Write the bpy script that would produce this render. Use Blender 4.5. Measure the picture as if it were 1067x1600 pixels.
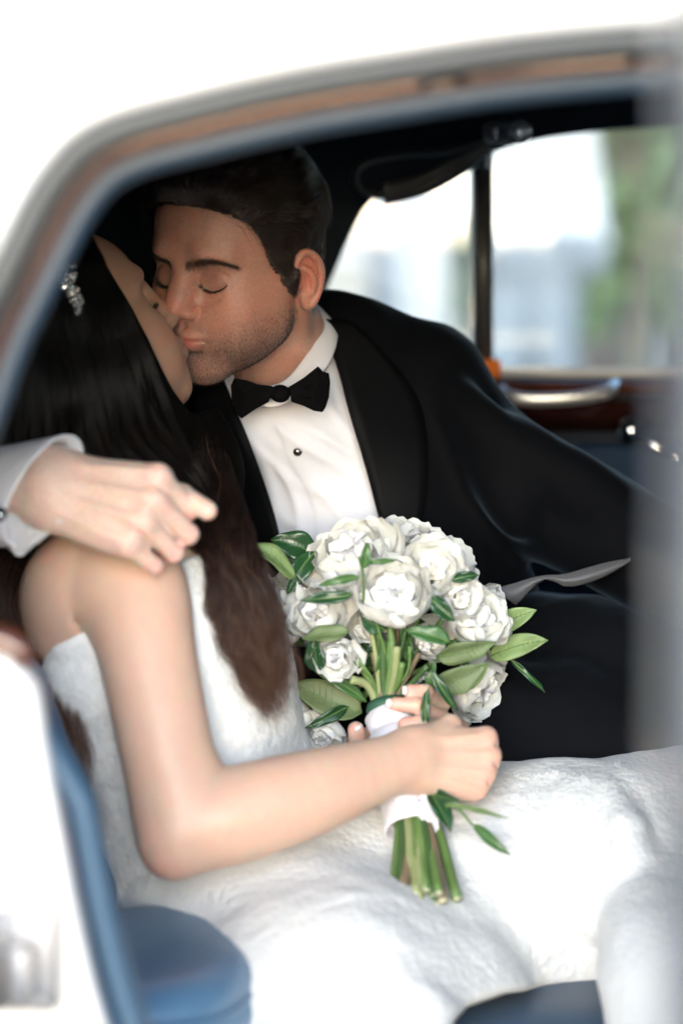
import bpy, math, random
import numpy as np
from mathutils import Vector, Matrix, Euler
random.seed(7); np.random.seed(7)
for o in list(bpy.data.objects): bpy.data.objects.remove(o)
SC = bpy.context.scene
COL = SC.collection
R = math.radians

# ------------------------------------------------------------------ camera
CAMH, TILT, FOC = 1.20, R(7.0), 85.0
CAM = np.array([0.0, -2.5, CAMH])
cd = bpy.data.cameras.new('camera'); cam = bpy.data.objects.new('camera', cd); COL.objects.link(cam)
cam.location = CAM; cam.rotation_euler = (R(90) - TILT, 0, 0)
cd.sensor_fit = 'VERTICAL'; cd.sensor_height = 36.0; cd.sensor_width = 24.0; cd.lens = FOC
cd.clip_start = 0.05; cd.clip_end = 500
cd.dof.use_dof = True; cd.dof.focus_distance = 2.46; cd.dof.aperture_fstop = 1.8
SC.camera = cam
# ------------------------------------------------------------------ light
w = bpy.data.worlds.new('World'); SC.world = w; w.use_nodes = True
nt = w.node_tree; nt.nodes.clear()
sky = nt.nodes.new('ShaderNodeTexSky'); sky.sky_type = 'NISHITA'; sky.sun_disc = False
SUN_EL, SUN_AZ = R(10), R(185)      # azimuth clockwise from +Y : behind the camera, a little left
sky.sun_elevation = SUN_EL; sky.sun_rotation = SUN_AZ; sky.air_density = 1.0; sky.dust_density = 1.5; sky.ozone_density = 1.0
bg = nt.nodes.new('ShaderNodeBackground'); bg.inputs[1].default_value = 0.15
wo = nt.nodes.new('ShaderNodeOutputWorld')
nt.links.new(sky.outputs[0], bg.inputs[0]); nt.links.new(bg.outputs[0], wo.inputs[0])
sl = bpy.data.lights.new('sun', 'SUN'); sl.energy = 1.5; sl.angle = R(50); sl.color = (1, .985, .965)
so = bpy.data.objects.new('sun', sl); COL.objects.link(so)
sd = Vector((math.sin(SUN_AZ) * math.cos(SUN_EL), math.cos(SUN_AZ) * math.cos(SUN_EL), math.sin(SUN_EL)))
so.rotation_euler = sd.to_track_quat('Z', 'Y').to_euler()
SC.view_settings.view_transform = 'Standard'; SC.view_settings.look = 'None'
SC.view_settings.gamma = 1; SC.view_settings.use_curve_mapping = False
SC.view_settings.exposure = 1.72
SC.view_settings.use_white_balance = True; SC.view_settings.white_balance_temperature = 5450; SC.view_settings.white_balance_tint = 10
SC.render.engine = 'CYCLES'
SC.cycles.use_denoising = True
SC.cycles.max_bounces = 8; SC.cycles.diffuse_bounces = 4; SC.cycles.transparent_max_bounces = 12
SC.cycles.sample_clamp_indirect = 6
SC.cycles.caustics_reflective = False; SC.cycles.caustics_refractive = False

# ------------------------------------------------------------------ helpers
KPX = 36.0 / FOC / 1600.0
def P(px, py, Y=0.0):
    """world point on the plane y = Y seen at a photo pixel (used only to author real positions)"""
    dx = (px - 533.5) * KPX; dz = -(py - 800) * KPX
    d = np.array([dx, math.cos(TILT) + dz * math.sin(TILT), -math.sin(TILT) + dz * math.cos(TILT)])
    return CAM + d * ((Y - CAM[1]) / d[1])
def PX(p):
    p = np.asarray(p) - CAM
    f = p[..., 1] * math.cos(TILT) - p[..., 2] * math.sin(TILT); u = p[..., 1] * math.sin(TILT) + p[..., 2] * math.cos(TILT)
    return np.stack([533.5 + p[..., 0] / f / KPX, 800 - u / f / KPX], -1)
def march(S, pts, off=0.0, y0=-.48, y1=.2, n=70, rel=.85):
    """first surface points of a solid along the sight lines through photo pixels (vectorised); nan where missed"""
    pts = np.asarray(pts, float); D = np.array([P(a, b, 1.0) for a, b in pts]) - CAM; D = D / D[:, 1:2]; y = np.full(len(pts), float(y0)); done = np.zeros(len(pts), bool)
    for _ in range(n):
        q = CAM + D * (y - CAM[1])[:, None]; d = S(q, .06) - off; done |= (d < 4e-4) & (y < y1); y = np.where(done, y, y + np.maximum(d * rel, 3e-4)); 
        if (done | (y > y1)).all(): break
    q = CAM + D * (y - CAM[1])[:, None]; q[~done] = np.nan; return q
def PL(lst): return [P(*a) for a in lst]

def tag(o, label=None, cat=None, group=None, kind=None):
    if label: o['label'] = label
    if cat: o['category'] = cat
    if group: o['group'] = group
    if kind: o['kind'] = kind
    return o
def empty(name, loc=(0, 0, 0)):
    o = bpy.data.objects.new(name, None); COL.objects.link(o); o.location = loc; o.empty_display_size = .1; return o
def link(name, me, mat=None, parent=None, smooth=True):
    if mat is not None:
        me.materials.clear()
        for m_ in (mat if isinstance(mat, (list, tuple)) else [mat]): me.materials.append(m_)
    o = bpy.data.objects.new(name, me); COL.objects.link(o)
    if parent is not None: setpar(o, parent)
    if smooth and hasattr(me, 'polygons'): me.polygons.foreach_set('use_smooth', [True] * len(me.polygons))
    return o
PWORLD = {}
def setpar(o, parent):
    """keep world coordinates (every mesh is authored in world space)"""
    o.parent = parent
    o.matrix_parent_inverse = worldm(parent).inverted()
def worldm(o):
    m = o.matrix_basis.copy()
    if o.parent: m = worldm(o.parent) @ o.matrix_parent_inverse @ m
    return m
def mesh(name, V, F):
    me = bpy.data.meshes.new(name)
    V = np.asarray(V, dtype=np.float32)
    if isinstance(F, np.ndarray) and F.ndim == 2:
        n, k = F.shape
        me.vertices.add(len(V)); me.vertices.foreach_set('co', V.ravel())
        me.loops.add(n * k); me.loops.foreach_set('vertex_index', F.astype(np.int32).ravel())
        me.polygons.add(n); me.polygons.foreach_set('loop_start', np.arange(0, n * k, k, dtype=np.int32))
        me.update(calc_edges=True); me.validate()
    else:
        me.from_pydata([tuple(map(float, v)) for v in V], [], [tuple(map(int, f)) for f in F]); me.update()
    return me
def catmull(pts, n):
    """smooth resampling of a polyline (any dimension) to n points by arc length"""
    p = np.asarray(pts, float)
    if len(p) == 2: q = p
    else:
        e = np.vstack([2 * p[0] - p[1], p, 2 * p[-1] - p[-2]]); out = []
        for i in range(len(p) - 1):
            a, b, c, d = e[i:i + 4]
            for t in np.linspace(0, 1, 16, endpoint=False):
                out.append(.5 * ((2 * b) + (c - a) * t + (2 * a - 5 * b + 4 * c - d) * t * t + (3 * b - a - 3 * c + d) * t ** 3))
        out.append(p[-1]); q = np.array(out)
    s = np.r_[0, np.cumsum(np.linalg.norm(np.diff(q[:, :3], axis=0), axis=1))]
    u = np.linspace(0, s[-1], n)
    return np.stack([np.interp(u, s, q[:, k]) for k in range(q.shape[1])], -1)
def nrm(v):
    v = np.asarray(v, float); return v / (np.linalg.norm(v, axis=-1, keepdims=True) + 1e-12)
def frames(C, up=(0, 0, 1)):
    """parallel transport frames along a curve"""
    T = nrm(np.gradient(C, axis=0)); N = np.zeros_like(C)
    n = np.array(up, float); n = n - T[0] * n.dot(T[0]); n = n / (np.linalg.norm(n) + 1e-9); N[0] = n
    for i in range(1, len(C)):
        n = N[i - 1] - T[i] * N[i - 1].dot(T[i]); N[i] = n / (np.linalg.norm(n) + 1e-9)
    return T, N, np.cross(T, N)
def sweep(C, prof, up=(0, 0, 1), closed_prof=True, scale=None, N=None, caps=True):
    """prof: list of (a,b) offsets along N and B"""
    C = np.asarray(C, float)
    T, N0, B0 = frames(C, up)
    if N is not None:
        N0 = nrm(N - T * np.sum(N * T, -1, keepdims=True)); B0 = np.cross(T, N0)
    prof = np.asarray(prof, float); m = len(prof); V = []
    for i in range(len(C)):
        s = 1 if scale is None else scale[i]
        V.append(C[i] + (prof[:, :1] * s) * N0[i] + (prof[:, 1:2] * s) * B0[i])
    V = np.concatenate(V); F = []
    for i in range(len(C) - 1):
        for j in range(m if closed_prof else m - 1):
            k = (j + 1) % m
            F.append((i * m + j, i * m + k, (i + 1) * m + k, (i + 1) * m + j))
    if closed_prof and caps:
        F.append(tuple(range(m))[::-1]); F.append(tuple((len(C) - 1) * m + j for j in range(m)))
    return V, F
def circ(r, n=10, ry=None):
    a = np.linspace(0, 2 * np.pi, n, endpoint=False); return np.stack([np.cos(a) * r, np.sin(a) * (ry or r)], -1)
def tube(C, r, n=10, up=(0, 0, 1)):
    r = np.asarray(r, float)
    if r.ndim == 0: r = np.full(len(C), float(r))
    return sweep(C, circ(1, n), up, scale=r)
def join(*vf):
    V, F, o = [], [], 0
    for v, f in vf:
        V.append(np.asarray(v, float)); F += [tuple(i + o for i in x) for x in f]; o += len(v)
    return np.concatenate(V), F
def box(c, s, bev=0.0):
    c = np.array(c, float); h = np.array(s, float) / 2
    if bev <= 0:
        V = np.array([[x, y, z] for x in (-1, 1) for y in (-1, 1) for z in (-1, 1)]) * h + c
        return V, [(0, 1, 3, 2), (4, 6, 7, 5), (0, 4, 5, 1), (2, 3, 7, 6), (0, 2, 6, 4), (1, 5, 7, 3)]
    b = min(bev, h.min() * .9); V = []; idx = {}
    for x in (-1, 1):
        for y in (-1, 1):
            for z in (-1, 1):
                for a in range(3):
                    q = np.array([x, y, z]) * h; inn = q - np.array([x, y, z]) * b; inn[a] = q[a]
                    idx[(x, y, z, a)] = len(V); V.append(inn + c)
    F = []
    for a in range(3):
        o1, o2 = (a + 1) % 3, (a + 2) % 3
        for s_ in (-1, 1):
            q = []
            for u, v_ in ((-1, -1), (1, -1), (1, 1), (-1, 1)):
                k = [0, 0, 0]; k[a] = s_; k[o1] = u; k[o2] = v_; q.append(idx[(*k, a)])
            F.append(tuple(q if s_ > 0 else q[::-1]))
        for u in (-1, 1):
            for v_ in (-1, 1):
                k0 = [0, 0, 0]; k0[o1] = u; k0[o2] = v_; k1 = list(k0); k0[a] = -1; k1[a] = 1
                F.append((idx[(*k0, o1)], idx[(*k1, o1)], idx[(*k1, o2)], idx[(*k0, o2)]))
    for x in (-1, 1):
        for y in (-1, 1):
            for z in (-1, 1): F.append(tuple(idx[(x, y, z, a)] for a in range(3)))
    return np.array(V), F

# ------------------------------------------------------------------ value noise
_NT = np.random.RandomState(3).rand(64, 64, 64).astype(np.float32)
def vnoise(p, f=1.0, seed=0):
    q = p * f + seed * 7.31 + 100; i = np.floor(q).astype(int); t = (q - i); t = t * t * (3 - 2 * t); r = 0
    for a in (0, 1):
        for b in (0, 1):
            for c in (0, 1):
                wgt = (t[:, 0] if a else 1 - t[:, 0]) * (t[:, 1] if b else 1 - t[:, 1]) * (t[:, 2] if c else 1 - t[:, 2])
                r = r + wgt * _NT[(i[:, 0] + a) % 64, (i[:, 1] + b) % 64, (i[:, 2] + c) % 64]
    return r * 2 - 1

# ------------------------------------------------------------------ signed distance modelling
class SDF:
    """a list of smooth-blended solids; every solid is only evaluated near its bounding sphere"""
    def __init__(s, M=None): s.ops = []; s.M = np.eye(4) if M is None else np.array(M, float)
    def w(s, p): p = np.asarray(p, float); return s.M[:3, :3] @ p + s.M[:3, 3]
    def add(s, fn, c, r, op='u', k=.01): s.ops.append((fn, np.asarray(c, float), r, op, k)); return s
    def cap(s, a, b, ra, rb=None, k=.01, op='u', local=True):
        if local: a, b = s.w(a), s.w(b)
        a, b = np.asarray(a, float), np.asarray(b, float); rb = ra if rb is None else rb; ab = b - a; L2 = ab.dot(ab) + 1e-12
        def fn(p):
            t = np.clip(((p - a) @ ab) / L2, 0, 1)
            return np.linalg.norm(p - a - t[:, None] * ab, axis=1) - (ra + (rb - ra) * t)
        return s.add(fn, (a + b) / 2, math.sqrt(L2) / 2 + max(ra, rb), op, k)
    def chain(s, pts, rs, k=.01, op='u', n=None, local=True):
        pts = np.asarray(pts, float); rs = np.full(len(pts), rs) if np.ndim(rs) == 0 else np.asarray(rs, float)
        if n: q = catmull(np.hstack([pts, rs[:, None]]), n); pts, rs = q[:, :3], q[:, 3]
        for i in range(len(pts) - 1): s.cap(pts[i], pts[i + 1], rs[i], rs[i + 1], k, op, local)
        return s
    def ell(s, c, r, rot=None, k=.01, op='u', local=True):
        r = np.array(r, float); Rm = np.eye(3) if rot is None else np.array(Euler([R(a) for a in rot]).to_matrix()) if not isinstance(rot, np.ndarray) else rot
        if local: c = s.w(c); sc = np.cbrt(abs(np.linalg.det(s.M[:3, :3]))); Rm = (s.M[:3, :3] / sc) @ Rm; r = r * sc
        c = np.asarray(c, float)
        def fn(p):
            q = (p - c) @ Rm; k0 = np.linalg.norm(q / r, axis=1); k1 = np.linalg.norm(q / (r * r), axis=1) + 1e-9
            return k0 * (k0 - 1) / k1
        return s.add(fn, c, r.max(), op, k)
    def groove(s, lines, r=.06, c=(0, .09, 0), mirror=True, ymin=0.0):
        """additive relief on a face: lines of (points (x,z), width, depth>0 cut / <0 raise), distances measured in the frontal plane"""
        Mi = np.linalg.inv(s.M[:3, :3]); t0 = s.M[:3, 3]; sc = np.cbrt(abs(np.linalg.det(s.M[:3, :3]))); cw = s.w(c)
        L = [(catmull(np.array([(a, 0, b) for a, b in pts]), max(9, 3 * len(pts)))[:, [0, 2]], wd, dp) for pts, wd, dp in lines]
        def fn(p):
            q = (p - t0) @ Mi.T; x = np.abs(q[:, 0]) if mirror else q[:, 0]; u = np.stack([x, q[:, 2]], -1); out = np.zeros(len(q))
            fade = np.clip((q[:, 1] - ymin) / .02, 0, 1)
            for pts, wd, dp in L:
                d2 = np.full(len(q), 1e9); tt = np.zeros(len(q)); n = len(pts) - 1
                for i in range(n):
                    e = pts[i + 1] - pts[i]; w_ = u - pts[i]; t = np.clip(w_ @ e / (e @ e + 1e-12), 0, 1); dd = ((w_ - t[:, None] * e) ** 2).sum(1)
                    m = dd < d2; d2[m] = dd[m]; tt[m] = ((i + t) / n)[m]
                prof = np.clip(np.minimum(tt, 1 - tt) * 6 + .25, 0, 1) if n > 0 else 1
                out += dp * np.exp(-d2 / (wd * wd)) * prof
            return out * sc * fade
        return s.add(fn, cw, r * sc, 'add', 0)
    def fn(s, f, c, r, op='u', k=.01): return s.add(f, c, r, op, k)
    def __call__(s, p, mar=.03):
        d = np.full(len(p), .2); 
        for fn, c, r, op, k in s.ops:
            if op == 'all': d = fn(p, d); continue
            rr = r + mar + k
            m = ((p - c) ** 2).sum(1) < rr * rr if r < 1e3 else np.ones(len(p), bool)
            if op == 'add':
                m = ((p - c) ** 2).sum(1) < r * r
                if m.any(): d[m] += fn(p[m])
                continue
            if op == 'i': # intersection must act everywhere
                di = fn(p); h = np.clip(.5 - .5 * (di - d) / k, 0, 1); d = d * h + di * (1 - h) + k * h * (1 - h) if False else np.maximum(d, di) + np.maximum(k - np.abs(d - di), 0) ** 2 / (4 * k); continue
            if not m.any(): continue
            q = p[m]; di = fn(q); dd = d[m]
            if op == 'u': nd = np.minimum(dd, di) - np.maximum(k - np.abs(dd - di), 0) ** 2 / (4 * k)
            else: di = -di; nd = np.maximum(dd, di) + np.maximum(k - np.abs(dd - di), 0) ** 2 / (4 * k)
            d[m] = nd
        return d
    def grad(s, p, e=5e-4):
        g = np.stack([s(p + np.eye(3)[a] * e) - s(p - np.eye(3)[a] * e) for a in range(3)], -1); return nrm(g)
    def mesh(s, lo, hi, h, newton=1):
        """sparse surface nets"""
        lo = np.array(lo, float); hi = np.array(hi, float); B = 8
        nb = np.ceil((hi - lo) / (h * B)).astype(int); n = nb * B
        D = np.empty(tuple(n), np.float32)
        g = np.stack(np.meshgrid(*[np.arange(x) for x in nb], indexing='ij'), -1).reshape(-1, 3)
        cc = lo + (g * B + (B - 1) / 2) * h
        dc = s(cc, mar=h * B); act = np.abs(dc) < h * B * 1.25
        Db = D.reshape(nb[0], B, nb[1], B, nb[2], B)
        Db[:] = np.where(dc > 0, .1, -.1).reshape(nb[0], 1, nb[1], 1, nb[2], 1)
        ga = g[act]; off = np.stack(np.meshgrid(*[np.arange(B)] * 3, indexing='ij'), -1).reshape(-1, 3)
        for i in range(0, len(ga), 600):
            gg = ga[i:i + 600]; p = (lo + (gg[:, None] * B + off[None]) * h).reshape(-1, 3)
            d = s(p, mar=.02).reshape(-1, B, B, B)
            Db[gg[:, 0], :, gg[:, 1], :, gg[:, 2], :] = d
        I = D < 0
        a = None; o = None
        for x in (0, 1):
            for y in (0, 1):
                for z in (0, 1):
                    v = I[x:n[0] - 1 + x, y:n[1] - 1 + y, z:n[2] - 1 + z]
                    a = v.copy() if a is None else a & v; o = v.copy() if o is None else o | v
        cells = np.argwhere(o & ~a); idx = np.full(a.shape, -1, np.int32); idx[tuple(cells.T)] = np.arange(len(cells))
        acc = np.zeros((len(cells), 3)); cnt = np.zeros(len(cells))
        corners = [(x, y, z) for x in (0, 1) for y in (0, 1) for z in (0, 1)]
        cv = {c: D[cells[:, 0] + c[0], cells[:, 1] + c[1], cells[:, 2] + c[2]] for c in corners}
        for c in corners:
            for ax in range(3):
                if c[ax]: continue
                e = list(c); e[ax] = 1; e = tuple(e); va, vb = cv[c], cv[e]; m = (va < 0) != (vb < 0)
                t = va[m] / (va[m] - vb[m]); q = np.repeat(np.array(c, float)[None], m.sum(), 0); q[:, ax] += t
                acc[m] += q; cnt[m] += 1
        V = lo + (cells + acc / cnt[:, None]) * h
        F = []
        for ax in range(3):
            u, v_ = (ax + 1) % 3, (ax + 2) % 3
            sl0 = [slice(0, -1)] * 3; sl1 = [slice(0, -1)] * 3; sl1[ax] = slice(1, None)
            A, Bm = I[tuple(sl0)], I[tuple(sl1)]
            E = np.argwhere(A != Bm); E = E[(E[:, u] > 0) & (E[:, v_] > 0)]
            if not len(E): continue
            ins = A[tuple(E.T)]
            def ci(du, dv):
                q = E.copy(); q[:, u] -= du; q[:, v_] -= dv; return idx[np.clip(q[:, 0], 0, a.shape[0] - 1), np.clip(q[:, 1], 0, a.shape[1] - 1), np.clip(q[:, 2], 0, a.shape[2] - 1)]
            q = np.stack([ci(1, 1), ci(0, 1), ci(0, 0), ci(1, 0)], -1)
            q[~ins] = q[~ins][:, ::-1]; F.append(q[(q >= 0).all(1)])
        F = np.concatenate(F)
        for _ in range(newton):
            g_ = s.grad(V, h * .5); d = s(V); V = V - g_ * np.clip(d, -h, h)[:, None] * .9
        return V, F
class Grid:
    """a solid sampled once on a regular grid, for fast repeated lookups"""
    def __init__(s, S, lo, hi, h):
        s.lo = np.array(lo, float); s.h = h; n = np.ceil((np.array(hi) - s.lo) / h).astype(int) + 1; s.n = n
        g = np.stack(np.meshgrid(*[np.arange(k) for k in n], indexing='ij'), -1).reshape(-1, 3); s.D = np.concatenate([S(s.lo + q * h, .03) for q in np.array_split(g, 12)]).reshape(tuple(n))
    def __call__(s, p, mar=0):
        q = np.clip((np.asarray(p) - s.lo) / s.h, 0, s.n - 1.001); i = q.astype(int); t = q - i; r = 0
        for a in (0, 1):
            for b in (0, 1):
                for c in (0, 1):
                    wgt = (t[:, 0] if a else 1 - t[:, 0]) * (t[:, 1] if b else 1 - t[:, 1]) * (t[:, 2] if c else 1 - t[:, 2]); r = r + wgt * s.D[i[:, 0] + a, i[:, 1] + b, i[:, 2] + c]
        return r
    grad = SDF.grad
def poly2(poly):
    """2-D polygon signed distance"""
    A = np.asarray(poly, float); Bn = np.roll(A, -1, 0)
    def f(q):
        d = np.full(len(q), 1e9); s = np.ones(len(q))
        for a, b in zip(A, Bn):
            e = b - a; w_ = q - a; t = np.clip(w_ @ e / (e @ e), 0, 1); d = np.minimum(d, ((w_ - t[:, None] * e) ** 2).sum(1))
            c1 = q[:, 1] >= a[1]; c2 = q[:, 1] < b[1]; c3 = e[0] * w_[:, 1] > e[1] * w_[:, 0]
            fl = (c1 & c2 & c3) | (~c1 & ~c2 & ~c3); s[fl] *= -1
        return s * np.sqrt(d)
    return f
def laplace(V, F, it=2, lam=.5):
    F = np.asarray(F); E = np.concatenate([F[:, [i, (i + 1) % F.shape[1]]] for i in range(F.shape[1])])
    V = V.copy()
    for _ in range(it):
        s = np.zeros_like(V); c = np.zeros(len(V))
        for a, b in ((0, 1), (1, 0)):
            for k in range(3): s[:, k] += np.bincount(E[:, a], V[E[:, b], k], len(V))
            c += np.bincount(E[:, a], minlength=len(V))
        V += lam * (s / np.maximum(c, 1)[:, None] - V)
    return V
def vnormals(V, F):
    F = np.asarray(F); n = np.cross(V[F[:, 2]] - V[F[:, 0]], V[F[:, (3 if F.shape[1] > 3 else 1)]] - V[F[:, 1]]) if F.shape[1] > 3 else np.cross(V[F[:, 1]] - V[F[:, 0]], V[F[:, 2]] - V[F[:, 0]])
    N = np.zeros_like(V)
    for j in range(F.shape[1]):
        for k in range(3): N[:, k] += np.bincount(F[:, j], n[:, k], len(V))
    return nrm(N)
def curves(name, S, rad, mat, parent=None, tip=.3):
    """S: (n,m,3) strands -> hair curves object"""
    n, m = S.shape[:2]
    hc = bpy.data.hair_curves.new(name); hc.add_curves([m] * n)
    hc.attributes['position'].data.foreach_set('vector', S.astype(np.float32).ravel())
    ra = hc.attributes.get('radius') or hc.attributes.new('radius', 'FLOAT', 'POINT')
    t = np.linspace(0, 1, m); prof = 1 - (1 - tip) * np.clip((t - .5) * 2, 0, 1)
    rr = (np.asarray(rad) * np.ones(n))[:, None] * prof[None]
    ra.data.foreach_set('value', rr.astype(np.float32).ravel())
    hc.materials.append(mat)
    o = bpy.data.objects.new(name, hc); COL.objects.link(o)
    if parent is not None: setpar(o, parent)
    return o

# ------------------------------------------------------------------ materials
def mat(name, col, rough=.5, metal=0, bump=None, spec=None, sheen=0, sss=0, sssr=(1, .35, .2), trans=0, coat=0, var=None, attr=None, aniso=0, alpha=None):
    """bump: list of (kind, scale, strength, distance); var: (scale, amount) colour mottling"""
    m = bpy.data.materials.new(name); m.use_nodes = True; t = m.node_tree; b = t.nodes['Principled BSDF']
    b.inputs['Base Color'].default_value = (*col, 1); b.inputs['Roughness'].default_value = rough; b.inputs['Metallic'].default_value = metal
    if spec is not None: b.inputs['Specular IOR Level'].default_value = spec
    if sheen: b.inputs['Sheen Weight'].default_value = abs(sheen); b.inputs['Sheen Roughness'].default_value = .5 if sheen > 0 else .32
    if sheen < 0: b.inputs['Sheen Tint'].default_value = (.50, .72, 1, 1)
    if coat: b.inputs['Coat Weight'].default_value = coat; b.inputs['Coat Roughness'].default_value = .05
    if trans: b.inputs['Transmission Weight'].default_value = trans
    if sss:
        b.inputs['Subsurface Weight'].default_value = 1.0; b.inputs['Subsurface Radius'].default_value = sssr; b.inputs['Subsurface Scale'].default_value = sss
    tc = t.nodes.new('ShaderNodeTexCoord'); src = None
    if attr:
        an = t.nodes.new('ShaderNodeAttribute'); an.attribute_name = attr; src = an.outputs['Color']
    if var:
        nz = t.nodes.new('ShaderNodeTexNoise'); nz.inputs['Scale'].default_value = var[0]; nz.inputs['Detail'].default_value = 5
        t.links.new(tc.outputs['Object'], nz.inputs['Vector'])
        mr = t.nodes.new('ShaderNodeMapRange'); mr.inputs[1].default_value = .3; mr.inputs[2].default_value = .7
        mr.inputs[3].default_value = 1 - var[1]; mr.inputs[4].default_value = 1 + var[1]
        t.links.new(nz.outputs[0], mr.inputs[0])
        mx = t.nodes.new('ShaderNodeVectorMath'); mx.operation = 'SCALE'
        if src is not None: t.links.new(src, mx.inputs[0])
        else: mx.inputs[0].default_value = col
        t.links.new(mr.outputs[0], mx.inputs['Scale']); src = mx.outputs[0]
    if src is not None: t.links.new(src, b.inputs['Base Color'])
    prev = None
    for kind, sc, st, di in (bump or []):
        if kind == 'vor': n = t.nodes.new('ShaderNodeTexVoronoi'); out = n.outputs['Distance']
        elif kind == 'wave': n = t.nodes.new('ShaderNodeTexWave'); n.inputs['Distortion'].default_value = 3; out = n.outputs[0]
        else: n = t.nodes.new('ShaderNodeTexNoise'); n.inputs['Detail'].default_value = 4; out = n.outputs[0]
        n.inputs['Scale'].default_value = sc; t.links.new(tc.outputs['Object'], n.inputs['Vector'])
        bp = t.nodes.new('ShaderNodeBump'); bp.inputs['Strength'].default_value = st; bp.inputs['Distance'].default_value = di
        t.links.new(out, bp.inputs['Height'])
        if prev: t.links.new(prev, bp.inputs['Normal'])
        prev = bp.outputs[0]
    if prev: t.links.new(prev, b.inputs['Normal'])
    return m
def setcol(me, name, C):
    a = me.color_attributes.new(name, 'FLOAT_COLOR', 'POINT')
    a.data.foreach_set('color', np.hstack([C, np.ones((len(C), 1))]).astype(np.float32).ravel())
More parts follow.
